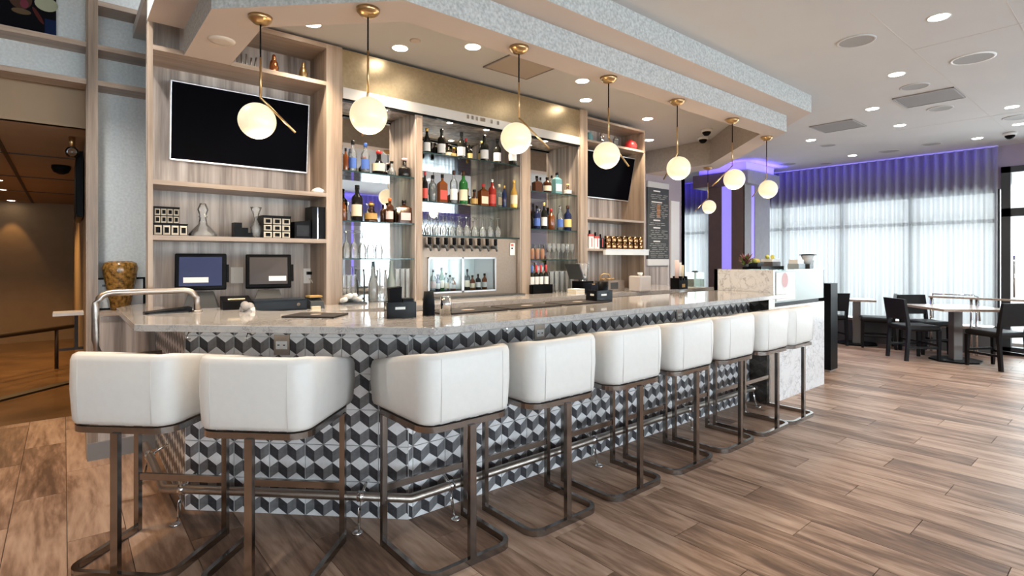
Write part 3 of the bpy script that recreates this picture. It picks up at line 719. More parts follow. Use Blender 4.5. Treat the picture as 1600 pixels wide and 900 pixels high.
# hall downlights
for k, (x, y) in enumerate(((-.62, 8.0), (-.62, 9.0), (-.66, 10.2), (-.66, 11.98))):
    t = thing('hall_downlight', 'small warm downlight ' + ('nearest in the dim hall', 'second in the dim hall', 'third in the dim hall', 'grazing the far hall wall')[k], 'downlight', (x, y, 2.36), 0, 'hall downlights')
    MB().lathe([(.05, -.001), (.062, -.005), (.065, 0)], 18, caps=False).build('trim_ring', hallc_m, t); MB().lathe([(1e-5, -.002), (.05, -.003)], 18, caps=False).build('lens', lens_m, t)
    lamp('hall_beam', 'SPOT', (x, y, 2.33), 9 if k == 3 else 60, (1, .60, .24), .02, spot=math.radians(50 if k == 3 else 120), blend=.5, rot=(math.radians(10) if k == 3 else 0, 0, 0))

# ================================================================== TELEVISIONS
def tv(pTL, pTR, pBL, pBR, Yt, Yb, label):
    """corners in the photo; top edge at depth Yt, bottom edge at depth Yb (tilted down)"""
    xl, xr = XP(pTL[0], Yt), XP(pTR[0], Yt); zt = (ZP(*pTL, Yt) + ZP(*pTR, Yt)) / 2
    zb = (ZP(*pBL, Yb) + ZP(*pBR, Yb)) / 2
    t = thing('wall_television', label, 'television', ((xl + xr) / 2, Yb, zb))
    w, h = xr - xl, math.hypot(zt - zb, Yb - Yt); tilt = math.atan2(Yb - Yt, zt - zb)
    b = bevel(MB().box(-w / 2, w / 2, 0, .035, 0, h).build('bezel', silver_m, t), .004)
    s = MB().box(-w / 2 + .010, w / 2 - .010, -.002, .002, .012, h - .010).build('screen', screen_m, t)
    a = MB().box(-.12, .12, .035, max(.06, YT - Yb), h * .35, h * .65).build('wall_bracket', black_m, t)
    for o in (b, s): o.rotation_euler = (tilt, 0, 0)
tv((266, 123), (484, 164), (261, 249), (482, 272), 4.235, 4.285, 'large black wall television in the driftwood bay')
tv((917, 232), (993, 249), (917, 307), (988, 317), 4.17, 4.28, 'small black wall television tilted down beside the menu board')

# ================================================================== BOTTLES
PROF = {
 'wine': [(.0, 0), (.46, 0), (.5, .02), (.5, .60), (.44, .67), (.22, .74), (.17, .80), (.17, .97), (.2, .97), (.2, 1)],
 'champ': [(.0, 0), (.47, 0), (.5, .03), (.5, .45), (.42, .58), (.22, .72), (.17, .82), (.19, .96), (.19, 1)],
 'spirit': [(.0, 0), (.47, 0), (.5, .02), (.5, .62), (.46, .68), (.2, .77), (.18, .86), (.18, 1)],
 'round': [(.0, 0), (.40, 0), (.48, .06), (.5, .22), (.47, .38), (.30, .52), (.19, .62), (.17, .75), (.17, 1)],
 'squat': [(.0, 0), (.46, 0), (.5, .06), (.5, .42), (.44, .52), (.2, .57), (.16, .62), (.16, 1)],
 'decanter': [(.0, 0), (.48, 0), (.5, .05), (.38, .28), (.16, .48), (.13, .70), (.2, .74), (.13, .80), (.2, .9), (.1, 1)],
}
COL = {'dark': mat('bottle_dark_glass', (.012, .012, .010), .08), 'black': mat('bottle_black', (.010, .009, .009), .12), 'green': mat('bottle_green_glass', (.02, .13, .03), .08),
       'brown': mat('bottle_brown_glass', (.06, .020, .008), .08), 'amber': mat('bottle_amber', (.17, .045, .008), .06), 'red': mat('bottle_red', (.36, .03, .02), .08),
       'clear': glass('bottle_clear_glass', (.86, .90, .92), .12), 'blue': mat('bottle_blue', (.05, .12, .42), .1), 'teal': mat('bottle_teal', (.14, .30, .32), .06), 'navy': mat('bottle_navy', (.012, .02, .07), .1),
       'gold': mat('foil_gold', (.70, .42, .10), .3, .7), 'white': paper_m, 'cream': cream_m, 'yellow': mat('label_yellow', (.75, .58, .22), .6), 'redcap': mat('cap_red', (.52, .03, .03), .35),
       'orange': mat('cap_orange', (.70, .13, .02), .4), 'silver': chrome_m, 'bluelabel': mat('label_blue', (.07, .15, .48), .5), 'pink': mat('label_pink', (.72, .55, .53), .6), 'goldlabel': mat('label_gold', (.50, .30, .09), .5), 'redlabel': mat('label_red', (.60, .07, .05), .5)}
def bottle(px, Y, z, hp, wp, style, body, cap, lab, label, name='bottle', lz=(.14, .46), group='bottles on the bar shelves', capfrac=.88):
    t = TP(px, Y) / F; h, w = hp * t, wp * t
    x = XP(px, Y)
    if style == 'box':
        m = MB().box(-w / 2, w / 2, -w * .32, w * .32, 0, h * .68).add([(-w / 2, -w * .32, h * .68), (w / 2, -w * .32, h * .68), (w / 2, w * .32, h * .68), (-w / 2, w * .32, h * .68), (-w * .15, -w * .15, h * .78), (w * .15, -w * .15, h * .78), (w * .15, w * .15, h * .78), (-w * .15, w * .15, h * .78)], [(0, 1, 5, 4), (1, 2, 6, 5), (2, 3, 7, 6), (3, 0, 4, 7)])
        m.lathe([(w * .15, h * .77), (w * .15, h)], 10)
    else: m = MB().lathe([(max(1e-4, r * w), q * h) for r, q in PROF[style]], 16)
    o = tag(m.build(name, COL[body], None, (x, Y, z)), label, 'bottle', group)
    cr = .215 * w if style != 'box' else .18 * w
    c = MB().lathe([(cr, capfrac * h), (cr, 1.005 * h), (cr * .8, 1.012 * h)], 12); c.build('cap', COL[cap], o)
    if lab:
        l = MB()
        if style == 'box': l.box(-w * .42, w * .42, -w * .335, -w * .32, lz[0] * h, lz[1] * h)
        else:
            a0 = math.atan2(-FY, -FX); n = 9; vs = []; rr = w * .512
            for k in range(n):
                a = a0 - 1.25 + 2.5 * k / (n - 1); vs += [(rr * math.cos(a), rr * math.sin(a), lz[0] * h), (rr * math.cos(a), rr * math.sin(a), lz[1] * h)]
            l.add(vs, [(2 * k, 2 * k + 2, 2 * k + 3, 2 * k + 1) for k in range(n - 1)], 0, True)
        l.build('paper_label', COL[lab], o)
    return o
A, B_, D = SL[0], SL[1], SL[2]
YN = 4.14
for a in [
 (540, YN, A, 36, 8, 'spirit', 'amber', 'black', None, 'dark amber bottle tucked against the oak column, top glass shelf'),
 (551, YN + .03, A, 50, 13, 'spirit', 'clear', 'black', 'bluelabel', 'tall clear bottle with dark cap and blue label, top glass shelf'),
 (571, YN, A, 47, 13, 'spirit', 'clear', 'blue', 'bluelabel', 'clear bottle with blue cap and large blue label'),
 (592, YN, A, 37, 21, 'round', 'black', 'redcap', 'cream', 'squat dark bottle with red cap and cream label'),
 (612, YN + .02, A, 24, 13, 'round', 'clear', 'black', None, 'small clear flask with dark stopper'),
 (632, YN, A, 30, 19, 'squat', 'black', 'pink', None, 'squat black round bottle with pale stopper'),
 (537, YN, B_, 34, 8, 'spirit', 'amber', 'black', None, 'thin amber bottle at the column, second glass shelf'),
 (558, YN, B_, 56, 17, 'spirit', 'black', 'black', 'cream', 'tall black bottle with large cream label, second glass shelf'),
 (580, YN, B_, 29, 21, 'decanter', 'brown', 'gold', 'goldlabel', 'round dark flask with gold label'),
 (599, YN + .05, B_, 28, 10, 'spirit', 'brown', 'black', None, 'brown bottle half hidden behind the orange capped one'),
 (609, YN - .03, B_, 38, 12, 'spirit', 'brown', 'orange', 'pink', 'brown bottle with orange cap and white label'),
 (631, YN, B_, 36, 20, 'box', 'brown', 'black', 'pink', 'square dark liqueur bottle with wide black cap and pink label'),
]: bottle(*a)
YW = 4.20
for a in [
 (667, YW, SCN[0], 42, 12, 'champ', 'dark', 'gold', 'white', 'champagne bottle with gold neck beside the oak divider'),
 (680, YW + .08, SCN[0], 24, 10, 'wine', 'dark', 'black', None, 'short dark bottle behind the gold necked champagne'),
 (690, YW, SCN[0], 44, 13, 'wine', 'dark', 'black', 'white', 'tall dark wine bottle with large white label'),
 (701, YW + .06, SCN[0], 24, 11, 'wine', 'dark', 'black', 'cream', 'short dark wine bottle with low cream label'),
 (709, YW, SCN[0], 18, 9, 'round', 'brown', 'gold', 'yellow', 'small bottle with yellow label among the wines'),
 (721, YW, SCN[0], 43, 13, 'wine', 'dark', 'black', 'white', 'dark wine bottle with white label at the middle of the top shelf'),
 (728, YW + .10, SCN[0], 38, 10, 'wine', 'dark', 'redcap', None, 'dark wine bottle with red capsule behind another'),
 (734, YW - .03, SCN[0], 24, 9, 'wine', 'dark', 'black', 'yellow', 'small dark bottle with pale yellow label'),
 (752, YW + .06, SCN[0], 36, 10, 'champ', 'dark', 'gold', 'yellow', 'champagne bottle with gold neck behind a white label wine'),
 (757, YW - .02, SCN[0], 43, 13, 'wine', 'dark', 'black', 'white', 'dark wine bottle with white label before the gold neck'),
 (777, YW, SCN[0], 41, 12, 'wine', 'dark', 'black', 'white', 'dark wine bottle nearest the globe pendant'),
 (801, YW - .12, SCN[0], 40, 13, 'wine', 'dark', 'black', 'white', 'wine bottle half hidden below the globe pendant'),
 (664, YW, SCN[1], 48, 9, 'wine', 'black', 'redcap', 'redlabel', 'dark bottle with red label beside the oak divider'),
 (676, YW + .04, SCN[1], 44, 13, 'spirit', 'clear', 'black', None, 'clear whisky bottle with black cap, middle shelf'),
 (691, YW, SCN[1], 46, 14, 'box', 'amber', 'black', 'redlabel', 'square amber whisky bottle with slanted red label'),
 (709, YW, SCN[1], 53, 12, 'spirit', 'clear', 'brown', 'white', 'clear bottle with brown neck and white label'),
 (724, YW, SCN[1], 53, 14, 'spirit', 'green', 'brown', 'cream', 'green bottle with cream label'),
 (741, YW, SCN[1], 26, 12, 'round', 'brown', 'black', 'goldlabel', 'short round brown bottle with gold label'),
 (755, YW, SCN[1], 36, 15, 'box', 'amber', 'redcap', 'cream', 'bourbon bottle with red wax cap and wide cream label'),
 (769, YW, SCN[1], 44, 12, 'spirit', 'red', 'silver', 'redlabel', 'bright red bottle with pale tip'),
 (780, YW, SCN[1], 37, 11, 'box', 'clear', 'cream', 'cream', 'clear bottle with cream label between red and blue ones'),
 (788, YW - .08, SCN[1], 34, 8, 'spirit', 'navy', 'gold', None, 'dark blue bottle with gold cap'),
 (803, YW - .12, SCN[1], 43, 11, 'champ', 'gold', 'gold', 'cream', 'gold champagne bottle with pale label at the shelf end'),
]: bottle(*a)
for a in [
 (839, YN, SR[0], 22, 14, 'box', 'brown', 'black', None, 'dark square bottle behind the globe, far niche'),
 (855, YN, SR[0], 25, 13, 'spirit', 'brown', 'black', 'cream', 'brown bottle with cream and red label, far niche'),
 (862, YN + .07, SR[0], 30, 8, 'spirit', 'clear', 'black', None, 'slim clear bottle behind the brown one, far niche'),
 (870, YN, SR[0], 34, 14, 'box', 'teal', 'black', 'white', 'square pale teal gin bottle'),
 (887, YN, SR[0], 18, 12, 'squat', 'brown', 'yellow', 'white', 'small bottle with yellow top'),
 (833, YN + .05, SR[1], 40, 8, 'wine', 'black', 'black', None, 'black bottle against the divider, second shelf of the far niche'),
 (839, YN, SR[1], 37, 10, 'wine', 'navy', 'black', 'bluelabel', 'dark bottle with blue label, far niche'),
 (850, YN, SR[1], 42, 10, 'wine', 'dark', 'yellow', 'white', 'dark bottle with yellow cap and white label'),
 (861, YN, SR[1], 33, 11, 'spirit', 'amber', 'redcap', None, 'amber bottle with dark red cap, far niche'),
 (875, YN, SR[1], 38, 10, 'spirit', 'clear', 'silver', 'bluelabel', 'clear vodka bottle with blue print'),
 (887, YN, SR[1], 39, 12, 'wine', 'navy', 'brown', 'yellow', 'dark bottle with slim yellow label at the niche side'),
]: bottle(*a)
for k, (px, c) in enumerate(((831, 'blue'), (838, 'redcap'), (845, 'redcap'), (853, 'redcap'))):
    bottle(px, 4.06 - .01 * k, ZC + .012, 42, 8, 'wine', 'dark', c, 'white', ('wine bottle with blue capsule in the black caddy', 'red capped wine bottle next to the blue one in the caddy', 'red capped wine bottle third in the black caddy', 'red capped wine bottle at the open end of the caddy')[k], capfrac=.72, lz=(.3, .58))
cad = thing('bottle_caddy', 'black open caddy holding four wine bottles on the back counter', 'caddy', (XP(842, 4.06), 4.05, ZC))
MB().box(-.14, .14, -.045, .045, 0, .010).build('base', black_m, cad)
for a in ((-.14, .14, -.05, -.045), (-.14, .14, .045, .05), (-.14, -.135, -.05, .05), (.135, .14, -.05, .05)): MB().box(*a, 0, .09).build('side', black_m, cad)

# ================================================================== GLASSES
def gl_mesh(kind, h, w):
    p = {'wine': [(.40, 0), (.38, .015), (.05, .04), (.045, .42), (.30, .52), (.48, .68), (.46, .85), (.38, 1.0)],
         'flute': [(.45, 0), (.43, .012), (.06, .035), (.055, .40), (.30, .50), (.46, .66), (.42, 1.0)],
         'tumbler': [(.0, 0), (.40, 0), (.44, .05), (.5, 1.0)], 'mug': [(.0, 0), (.42, 0), (.46, .08), (.5, .35), (.48, 1.0), (.44, 1.0), (.44, .1)]}[kind]
    return MB().lathe([(max(1e-4, r * w), q * h) for r, q in p], 16, caps=False)
def glasses(kind, pxs, Y, z, hp, wp, label, group, m=clear_m, flip=False, name='wine_glass', cat='glass'):
    me = None
    for px in pxs:
        if me is None:
            t = TP(px, Y) / F; h = hp * t; me = gl_mesh(kind, h, wp * t).data(name, [m])
        o = put(name, me, None, (XP(px, Y), Y, z + (h if flip else 0)))
        if flip: o.rotation_euler = (math.pi, 0, 0)
        tag(o, label, cat, group)
glassb_m = glass('glassware', (.98, .99, .99), .17, ior=1.5)
glasses('wine', [668 + 12.2 * k for k in range(10)], 4.16, SCN[2], 33, 12, 'clear wine glass in the front row above the beer taps', 'wine glasses above the taps, front row', glassb_m, True)
glasses('wine', [672 + 12 * k for k in range(9)], 4.32, SCN[2], 32, 12, 'clear wine glass in the rear row above the beer taps', 'wine glasses above the taps, rear row', glassb_m, True)
glasses('flute', [541, 553, 566, 579, 592], 4.13, D, 44, 14, 'tall stemmed glass standing upside down on the third glass shelf', 'upturned glasses in the first niche', glassb_m, True)
glasses('flute', [545, 574], 4.20, B_, 30, 11, 'stemmed glass standing upside down among the liqueurs', 'upturned glasses among the liqueurs', glassb_m, True)
glasses('wine', [858 + 7.2 * k for k in range(6)], 4.13, SR[2], 25, 9, 'stemmed glass in the far niche above the wine caddy', 'stemmed glasses in the far niche', glassb_m)
glasses('mug', [831, 839, 847], 4.12, SR[2], 17, 8, 'small copper tinted glass beside the divider', 'copper tinted glasses in the far niche', glass('rose_glass', (.85, .5, .32), .3), name='short_glass')
glasses('tumbler', [862, 870, 878, 886, 894], 4.08, ZC, 33, 8.5, 'tall clear tumbler standing beside the wine caddy', 'tall tumblers by the wine caddy', glassb_m, name='tumbler')
glasses('tumbler', [621, 629, 637], 4.10, ZC, 50, 9, 'tall clear tumbler standing behind the corner napkin caddy', 'tumblers behind the napkin caddy', glassb_m, name='tumbler')
glasses('tumbler', [538, 545, 552], 4.16, ZC + .07, 30, 9, 'clear tumbler on the bar towel in the first niche', 'tumblers on the bar towel', glassb_m, name='tumbler')
def lathe_thing(name, label, cat, px, Y, z, hp, prof, m, group=None, seg=20):
    t = TP(px, Y) / F; h = hp * t
    return tag(MB().lathe([(max(1e-4, r * h), q * h) for r, q in prof], seg).build(name, m, None, (XP(px, Y), Y, z)), label, cat, group)
lathe_thing('carafe', 'clear ribbed glass carafe beside the tumblers', 'carafe', 583, 4.10, ZC, 55, [(.13, 0), (.14, .05), (.14, .5), (.06, .75), (.06, .95), (.09, 1)], glassb_m)
lathe_thing('carafe', 'clear wide glass pitcher behind the black caddy', 'carafe', 596, 4.08, ZC, 50, [(.17, 0), (.18, .05), (.18, .75), (.15, .9), (.17, 1)], glassb_m)
lathe_thing('milk_bottle', 'frosted white bottle behind the black caddy', 'bottle', 611, 4.12, ZC, 62, [(.10, 0), (.11, .04), (.11, .5), (.06, .66), (.05, .97), (.06, 1)], frost_m)
tw = thing('bar_towel', 'folded white ribbed bar towel at the foot of the first niche', 'towel', (XP(549, 4.02), 4.06, ZC))
for k in range(4): MB().lathe([(1e-4, -.09), (.02, -.088), (.022, 0), (.02, .088), (1e-4, .09)], 12).build('fold', paper_m, tw, (-.06 + .04 * k, .02, .022 + (.028 if k in (1, 2) else 0))).rotation_euler = (math.pi / 2 - .2, 0, 0)
MB().box(-.09, .11, -.09, .10, 0, .012).build('tray', darkgrey_m, tw)

# ================================================================== TAP WALL
tp = thing('tap_wall', 'stainless steel beer tap wall with a glass fronted fridge', 'tap wall', (0, 0, 0))
x0, x1 = XN1, XD0 - .012; fy = 4.10
fx0, fx1 = XP(668, fy), XP(774, fy); fz0, fz1 = 1.095, ZP(720, 402, fy)
body = MB().box(x0, fx0, fy, 4.47, ZC, 1.60).box(fx1, x1, fy, 4.47, ZC, 1.60).box(fx0, fx1, fy, 4.47, fz1, 1.60).box(fx0, fx1, fy, 4.47, ZC, fz0)
body.build('steel_front', mat('tan_brushed_steel', (.31, .245, .195), .42, 1.0, var=.05, scale=50), tp)
lamp('fridge_light', 'POINT', ((fx0 + fx1) / 2, 4.20, fz1 - .03), .7, (.92, .97, 1.0), .03)
MB().box(fx0 + .002, fx1 - .002, 4.13, 4.44, fz1 - .006, fz1 - .001).box(fx1 - .006, fx1 - .001, 4.13, 4.44, fz0 + .01, fz1 - .006).box(fx0 + .001, fx0 + .006, 4.13, 4.44, fz0 + .01, fz1 - .006).build('fridge_liner', white_m, tp)
MB().box(fx0, fx1, 4.44, 4.46, fz0, fz1).build('fridge_back', mat('fridge_back_pale', (.70, .74, .72), .4), tp); MB().box(fx0, fx1, fy + .03, 4.44, fz0, fz0 + .01).build('fridge_floor', black_m, tp)
mid = XP(722, fy)
for a, b in ((fx0, mid), (mid, fx1)):
    d = MB()
    for q in ((a, b, fz0, fz0 + .014), (a, b, fz1 - .014, fz1), (a, a + .012, fz0, fz1), (b - .012, b, fz0, fz1)): d.box(q[0], q[1], fy - .014, fy, q[2], q[3])
    do = d.build('fridge_door', silver_m, tp); MB().box(a + .012, b - .012, fy - .008, fy - .004, fz0 + .014, fz1 - .014).build('pane', pane_m, do)
MB().box(x1 - .10, x1 - .04, fy - .008, fy, 1.44, 1.56).build('control_panel', paper_m, tp); MB().box(x1 - .09, x1 - .06, fy - .011, fy - .008, 1.53, 1.55).build('red_display', COL['redlabel'], tp); MB().box(x1 - .085, x1 - .07, fy - .011, fy - .008, 1.50, 1.515).build('button', black_m, tp)
for k in range(9):
    px = 672 + 12.9 * k; x = XP(px, fy - .06); o = MB().tube([(x, fy, 1.515), (x, fy - .06, 1.515)], .017, 8).tube([(x, fy - .05, 1.52), (x, fy - .075, 1.475)], .010, 8).build('beer_tap', darkgrey_m, tp)
    MB().lathe([(.010, 0), (.018, .012), (.016, .05), (.02, .062), (.012, .068)], 10, (x, fy - .05, 1.525)).build('tap_handle', black_m, o)
MB().box(x0, x1, 3.98, fy, ZC, ZC + .012).build('drip_tray', darkgrey_m, tp)
for k, (px, hp, b_, l_) in enumerate(((677, 34, 'clear', 'pink'), (690, 36, 'green', 'cream'), (703, 24, 'clear', 'white'), (708, 20, 'amber', 'white'), (730, 32, 'dark', 'cream'), (738, 22, 'amber', 'cream'), (747, 24, 'dark', 'white'), (757, 24, 'amber', 'white'), (764, 30, 'clear', 'white'), (684, 26, 'navy', 'white'), (697, 28, 'clear', 'cream'))):
    bottle(px, 4.25, fz0 + .011, hp, 8.5, 'wine', b_, 'black', l_, ('clear bottle with pink label in the wine fridge', 'green bottle in the wine fridge', 'clear bottle with white label in the wine fridge', 'short amber bottle by the fridge door join', 'dark bottle just past the fridge door join', 'short amber bottle with cream label in the fridge', 'dark white labelled bottle in the fridge', 'amber white labelled bottle in the fridge', 'tall clear bottle at the fridge end', 'dark blue bottle between clear and green ones in the fridge', 'clear bottle with cream label beside the green one in the fridge')[k], group='bottles in the wine fridge')

# ================================================================== TELEVISION BAY SHELVES
ZS1, ZS2, ZS3 = 1.905, 1.553, 2.755
YS = 4.17
def cube_box(px0, px1, z, hp, nx, nz, label, Y=4.10):
    xa, xb = XP(px0, Y), XP(px1, Y); t = TP((px0 + px1) / 2, Y) / F; h = hp * t; w = xb - xa
    o = thing('patterned_box', label, 'box', ((xa + xb) / 2, Y, z), 0, 'black and cream boxes')
    MB().box(-w / 2, w / 2, 0, min(w, .2), 0, h * .9).build('box_body', black_m, o); MB().box(-w / 2 - .003, w / 2 + .003, -.003, min(w, .2) + .003, h * .9, h).build('lid', black_m, o)
    cw, ch = w / nx, h * .9 / nz
    for i in range(nx):
        for j in range(nz):
            cx, cz = -w / 2 + cw * (i + .5), ch * (j + .5)
            def sq(f, y): return [(cx - cw * f, y, cz - ch * f), (cx + cw * f, y, cz - ch * f), (cx + cw * f, y, cz + ch * f), (cx - cw * f, y, cz + ch * f)]
            MB().add(sq(.43, -.001) + sq(.26, -.009), [(0, 1, 5, 4), (1, 2, 6, 5), (2, 3, 7, 6), (3, 0, 4, 7)], 0).add(sq(.26, -.009) + sq(.14, -.004), [(0, 1, 5, 4), (1, 2, 6, 5), (2, 3, 7, 6), (3, 0, 4, 7), (4, 5, 6, 7)], 1).build('stud', [mat('stud_cream', (.62, .57, .48), .5), black_m], o)
    return h
hb = cube_box(240, 293, ZS2, 19, 4, 1, 'low black and cream stud patterned box, lower of two stacked')
cube_box(241, 280, ZS2 + hb, 26, 4, 2, 'black and cream stud patterned box stacked on the low one')
cube_box(411, 454, ZS2, 35, 3, 3, 'tall cream stud patterned box beside the black bottles')
dcn = lathe_thing('decanter', 'cut glass decanter with stopper and wide base', 'decanter', 317, YS, ZS2, 52, [(.36, 0), (.38, .06), (.30, .18), (.12, .38), (.09, .58), (.13, .60), (.09, .64), (.12, .72), (.15, .82), (.08, 1)], glassb_m)
lathe_thing('glass_vase', 'waisted clear glass vase beside the black blocks', 'vase', 400, YS, ZS2, 48, [(.12, 0), (.16, .1), (.17, .35), (.06, .55), (.05, .62), (.12, .85), (.18, 1)], glassb_m)
bk = thing('stepped_block', 'matte black stepped block between decanter and glass vase', 'ornament', (XP(376, YS), YS, ZS2)); MB().box(-.05, .0, -.04, .04, 0, .105).build('tall_step', black_m, bk); MB().box(.0, .04, -.04, .04, 0, .07).build('middle_step', black_m, bk); MB().box(.04, .07, -.04, .04, 0, .035).build('low_step', black_m, bk)
bx = thing('black_case', 'black slanted case between the patterned box and the upright case', 'case', (XP(469, 4.15), 4.15, ZS2)); MB().hexa([(-.06, -.06, 0), (.06, -.06, 0), (.06, .08, 0), (-.06, .08, 0), (-.06, -.06, .125), (.06, -.06, .14), (.06, .08, .14), (-.06, .08, .125)]).build('case_body', black_m, bx); MB().box(-.045, .045, -.064, -.06, .02, .10).build('case_front', blackw_m, bx)
bx = thing('black_case', 'tall upright black case at the end of the television bay shelf', 'case', (XP(495, 4.13), 4.13, ZS2)); MB().box(-.055, .055, -.06, .10, 0, .245).build('case_body', black_m, bx); MB().box(-.02, -.012, -.064, -.06, .0, .24).build('edge_strip', chrome_m, bx)
sm = thing('folded_cloth', 'small white folded cloth on the shelf under the large television', 'cloth', (XP(497, 4.12), 4.12, ZS1)); MB().lathe([(.05, 0), (.055, .012), (.04, .03), (.015, .042), (1e-4, .045)], 14).build('cloth_heap', paper_m, sm)
def shaker(px, z, hp, m, label, Y=4.14):
    o = lathe_thing('cocktail_shaker', label, 'shaker', px, Y, z, hp, [(.17, 0), (.20, .05), (.23, .35), (.18, .6), (.10, .74), (.11, .78), (.08, .95), (.03, 1)], m); return o
shaker(428, ZS3, 31, copper_m, 'hammered copper shaker on the top shelf'); shaker(474, ZS3, 29, brass_m, 'slim brass shaker at the end of the top shelf')
for k in range(5): tag(MB().tube([(0, 0, 0), (.008 * (k - 2), .0, .09 + .01 * (k % 3))], .006, 7).build('muddler', steel_m, None, (XP(373 + 6 * k, 4.16), 4.16, ZS3)), 'thin bar tool standing in the row under the soffit end', 'bar tool', 'bar tools on the top shelf')
# small television bay
lathe_thing('glass_jar', 'teal glass jar on the shelf over the small television', 'jar', 921, 4.15, ZR1, 15, [(.32, 0), (.38, .2), (.36, .7), (.2, .85), (.22, 1)], COL['teal'])
lathe_thing('cocktail_shaker', 'silver shaker over the small television', 'shaker', 940, 4.15, ZR1, 19, [(.17, 0), (.20, .5), (.2, .7), (.12, .9), (.08, 1)], chrome_m)
lt = lathe_thing('glass_lantern', 'glass jar with banded metal lid behind the fourth pendant rod', 'jar', 962, 4.15, ZR1, 22, [(.17, 0), (.19, .05), (.19, .6), (.15, .64)], glassb_m); MB().lathe([(.03, .088), (.03, .095), (.02, .105), (.028, .112), (.016, .125)], 14).build('lid', chrome_m, lt)
lathe_thing('red_pot', 'round red lacquered teapot shaped vase', 'vase', 985, 4.15, ZR1, 17, [(.35, 0), (.55, .12), (.62, .4), (.48, .75), (.2, .9), (.16, 1)], COL['redcap'])
for k, (px, c, w_) in enumerate(((921, 'redlabel', 'dark topped syrup carton by the oak column'), (930, 'redlabel', 'white syrup carton with red stripes'), (938, 'black', 'slim black carton next to the copper mugs'))):
    o = thing('drink_carton', w_, 'carton', (XP(px, 4.12), 4.12, ZR3)); MB().box(-.04, .04, -.03, .03, 0, .16 - .02 * k).build('carton', paper_m if k < 2 else black_m, o); MB().box(-.041, .041, -.031, .031, .14 - .02 * k, .165 - .02 * k).build('carton_top', COL[c], o); MB().box(.0, .012, -.0315, -.03, .02, .12).build('stripe', COL['redlabel'], o)
    MB().lathe([(.012, .16 - .02 * k), (.01, .21 - .02 * k)], 8).build('spout', black_m, o)
mugm = gl_mesh('mug', .075, .075).data('copper_mug', [mat('aged_copper', (.42, .25, .13), .2, 1.0, var=.3, scale=60)])
for r in range(2):
    for k in range(7):
        tag(put('copper_mug', mugm, None, (XP(949 + 8.6 * k, 4.10 + .08 * 0), 4.10, ZR3 + r * .076)), ('copper mug in the lower layer over the white rail' if r == 0 else 'copper mug in the upper layer over the white rail'), 'mug', ('lower' if r == 0 else 'upper') + ' layer of copper mugs')
rl2 = thing('shelf_light_rail', 'white metal rail fixed under the copper mug shelf', 'rail', (0, 0, 0)); MB().box(XP(944, 4.03), XR + .02, 4.01, 4.045, ZR3 - .07, ZR3 - .012).build('rail_face', white_m, rl2); MB().box(XP(944, 4.03), XR + .02, 4.0, 4.045, ZR3 - .012, ZR3 - .001).build('rail_lip', steel_m, rl2)

# ================================================================== BACK COUNTER ITEMS
def pos_terminal(pxc, Y, label, scr, sticker, tilt, rz):
    o = thing('till_screen', label, 'till', (XP(pxc, Y), Y, ZC), rz)
    w, h = .30, .245; zb = .145
    b = bevel(MB().box(-w / 2, w / 2, 0, .05, 0, h).build('monitor', black_m, o, (0, -.02, zb)), .008)
    s = MB().box(-w / 2 + .026, w / 2 - .026, -.003, 0, .028, h - .024).build('display', scr, b)
    MB().box(*sticker, -.005, -.003, .05, .085).build('paper_sticker', paper_m, b)
    b.rotation_euler = (tilt, 0, 0)
    MB().box(w / 2, w / 2 + .015, .0, .04, .05, .17).build('card_reader', black_m, b)
    MB().hexa([(-.11, -.06, 0), (.11, -.06, 0), (.11, .12, 0), (-.11, .12, 0), (-.07, .0, .13), (.07, .0, .13), (.07, .08, .13), (-.07, .08, .13)]).build('stand', darkgrey_m, o)
    return o
m_scr = mat('till_display_blue', (.012, .014, .034), .12, emit=(.12, .14, .30), es=.16)
m_scr2 = mat('till_display_grey', (.04, .032, .031), .35, emit=(.13, .10, .10), es=.08)
p1 = pos_terminal(314, 4.08, 'till touch screen with bluish display and white sticker', m_scr, (-.10, .045), -.10, -.25)
p2 = pos_terminal(420, 4.08, 'till touch screen with dull grey display tilted back', m_scr2, (0.0, .115), -.18, -.25)
dw_ = thing('cash_drawer', 'dark blue cash drawer under the grey till screen', 'cash drawer', (XP(440, 3.86), 3.86, ZC), -.06)
MB().box(-.19, .15, -.07, .12, 0, .075).build('drawer_body', mat('drawer_navy', (.022, .028, .038), .4), dw_); MB().box(-.185, .145, -.078, -.07, .012, .062).build('drawer_front', mat('drawer_navy2', (.03, .038, .05), .35), dw_); MB().lathe([(.012, 0), (.012, .008)], 12, (0, 0, 0)).build('lock', chrome_m, dw_, (.09, -.078, .04)).rotation_euler = (math.pi / 2, 0, 0)
pr = thing('receipt_printer', 'black receipt printer between the two till screens', 'printer', (XP(369, 3.86), 3.86, ZC), -.1)
MB().hexa([(-.085, -.08, 0), (.085, -.08, 0), (.085, .09, 0), (-.085, .09, 0), (-.085, -.06, .08), (.085, -.06, .08), (.085, .09, .105), (-.085, .09, .105)]).build('printer_body', black_m, pr); MB().box(-.05, .05, -.02, .0, .085, .094).build('paper_slot', brass_m, pr)
kb = thing('keyboard_wedge', 'flat black wedge lying beside the bluish till', 'till part', (XP(262, 3.85), 3.85, ZT)); MB().hexa([(-.12, -.06, 0), (.12, -.06, 0), (.12, .06, 0), (-.12, .06, 0), (-.12, -.06, .008), (.12, -.06, .03), (.12, .06, .03), (-.12, .06, .008)]).build('wedge_body', black_m, kb); MB().box(-.1, .1, -.061, -.06, .002, .006).build('front_lip', darkgrey_m, kb)
bag = thing('plastic_bag', 'crumpled clear plastic bag with white tissue before the cash drawer', 'bag', (XP(387, 3.60), 3.62, ZC))
bm = MB()
random.seed(3)
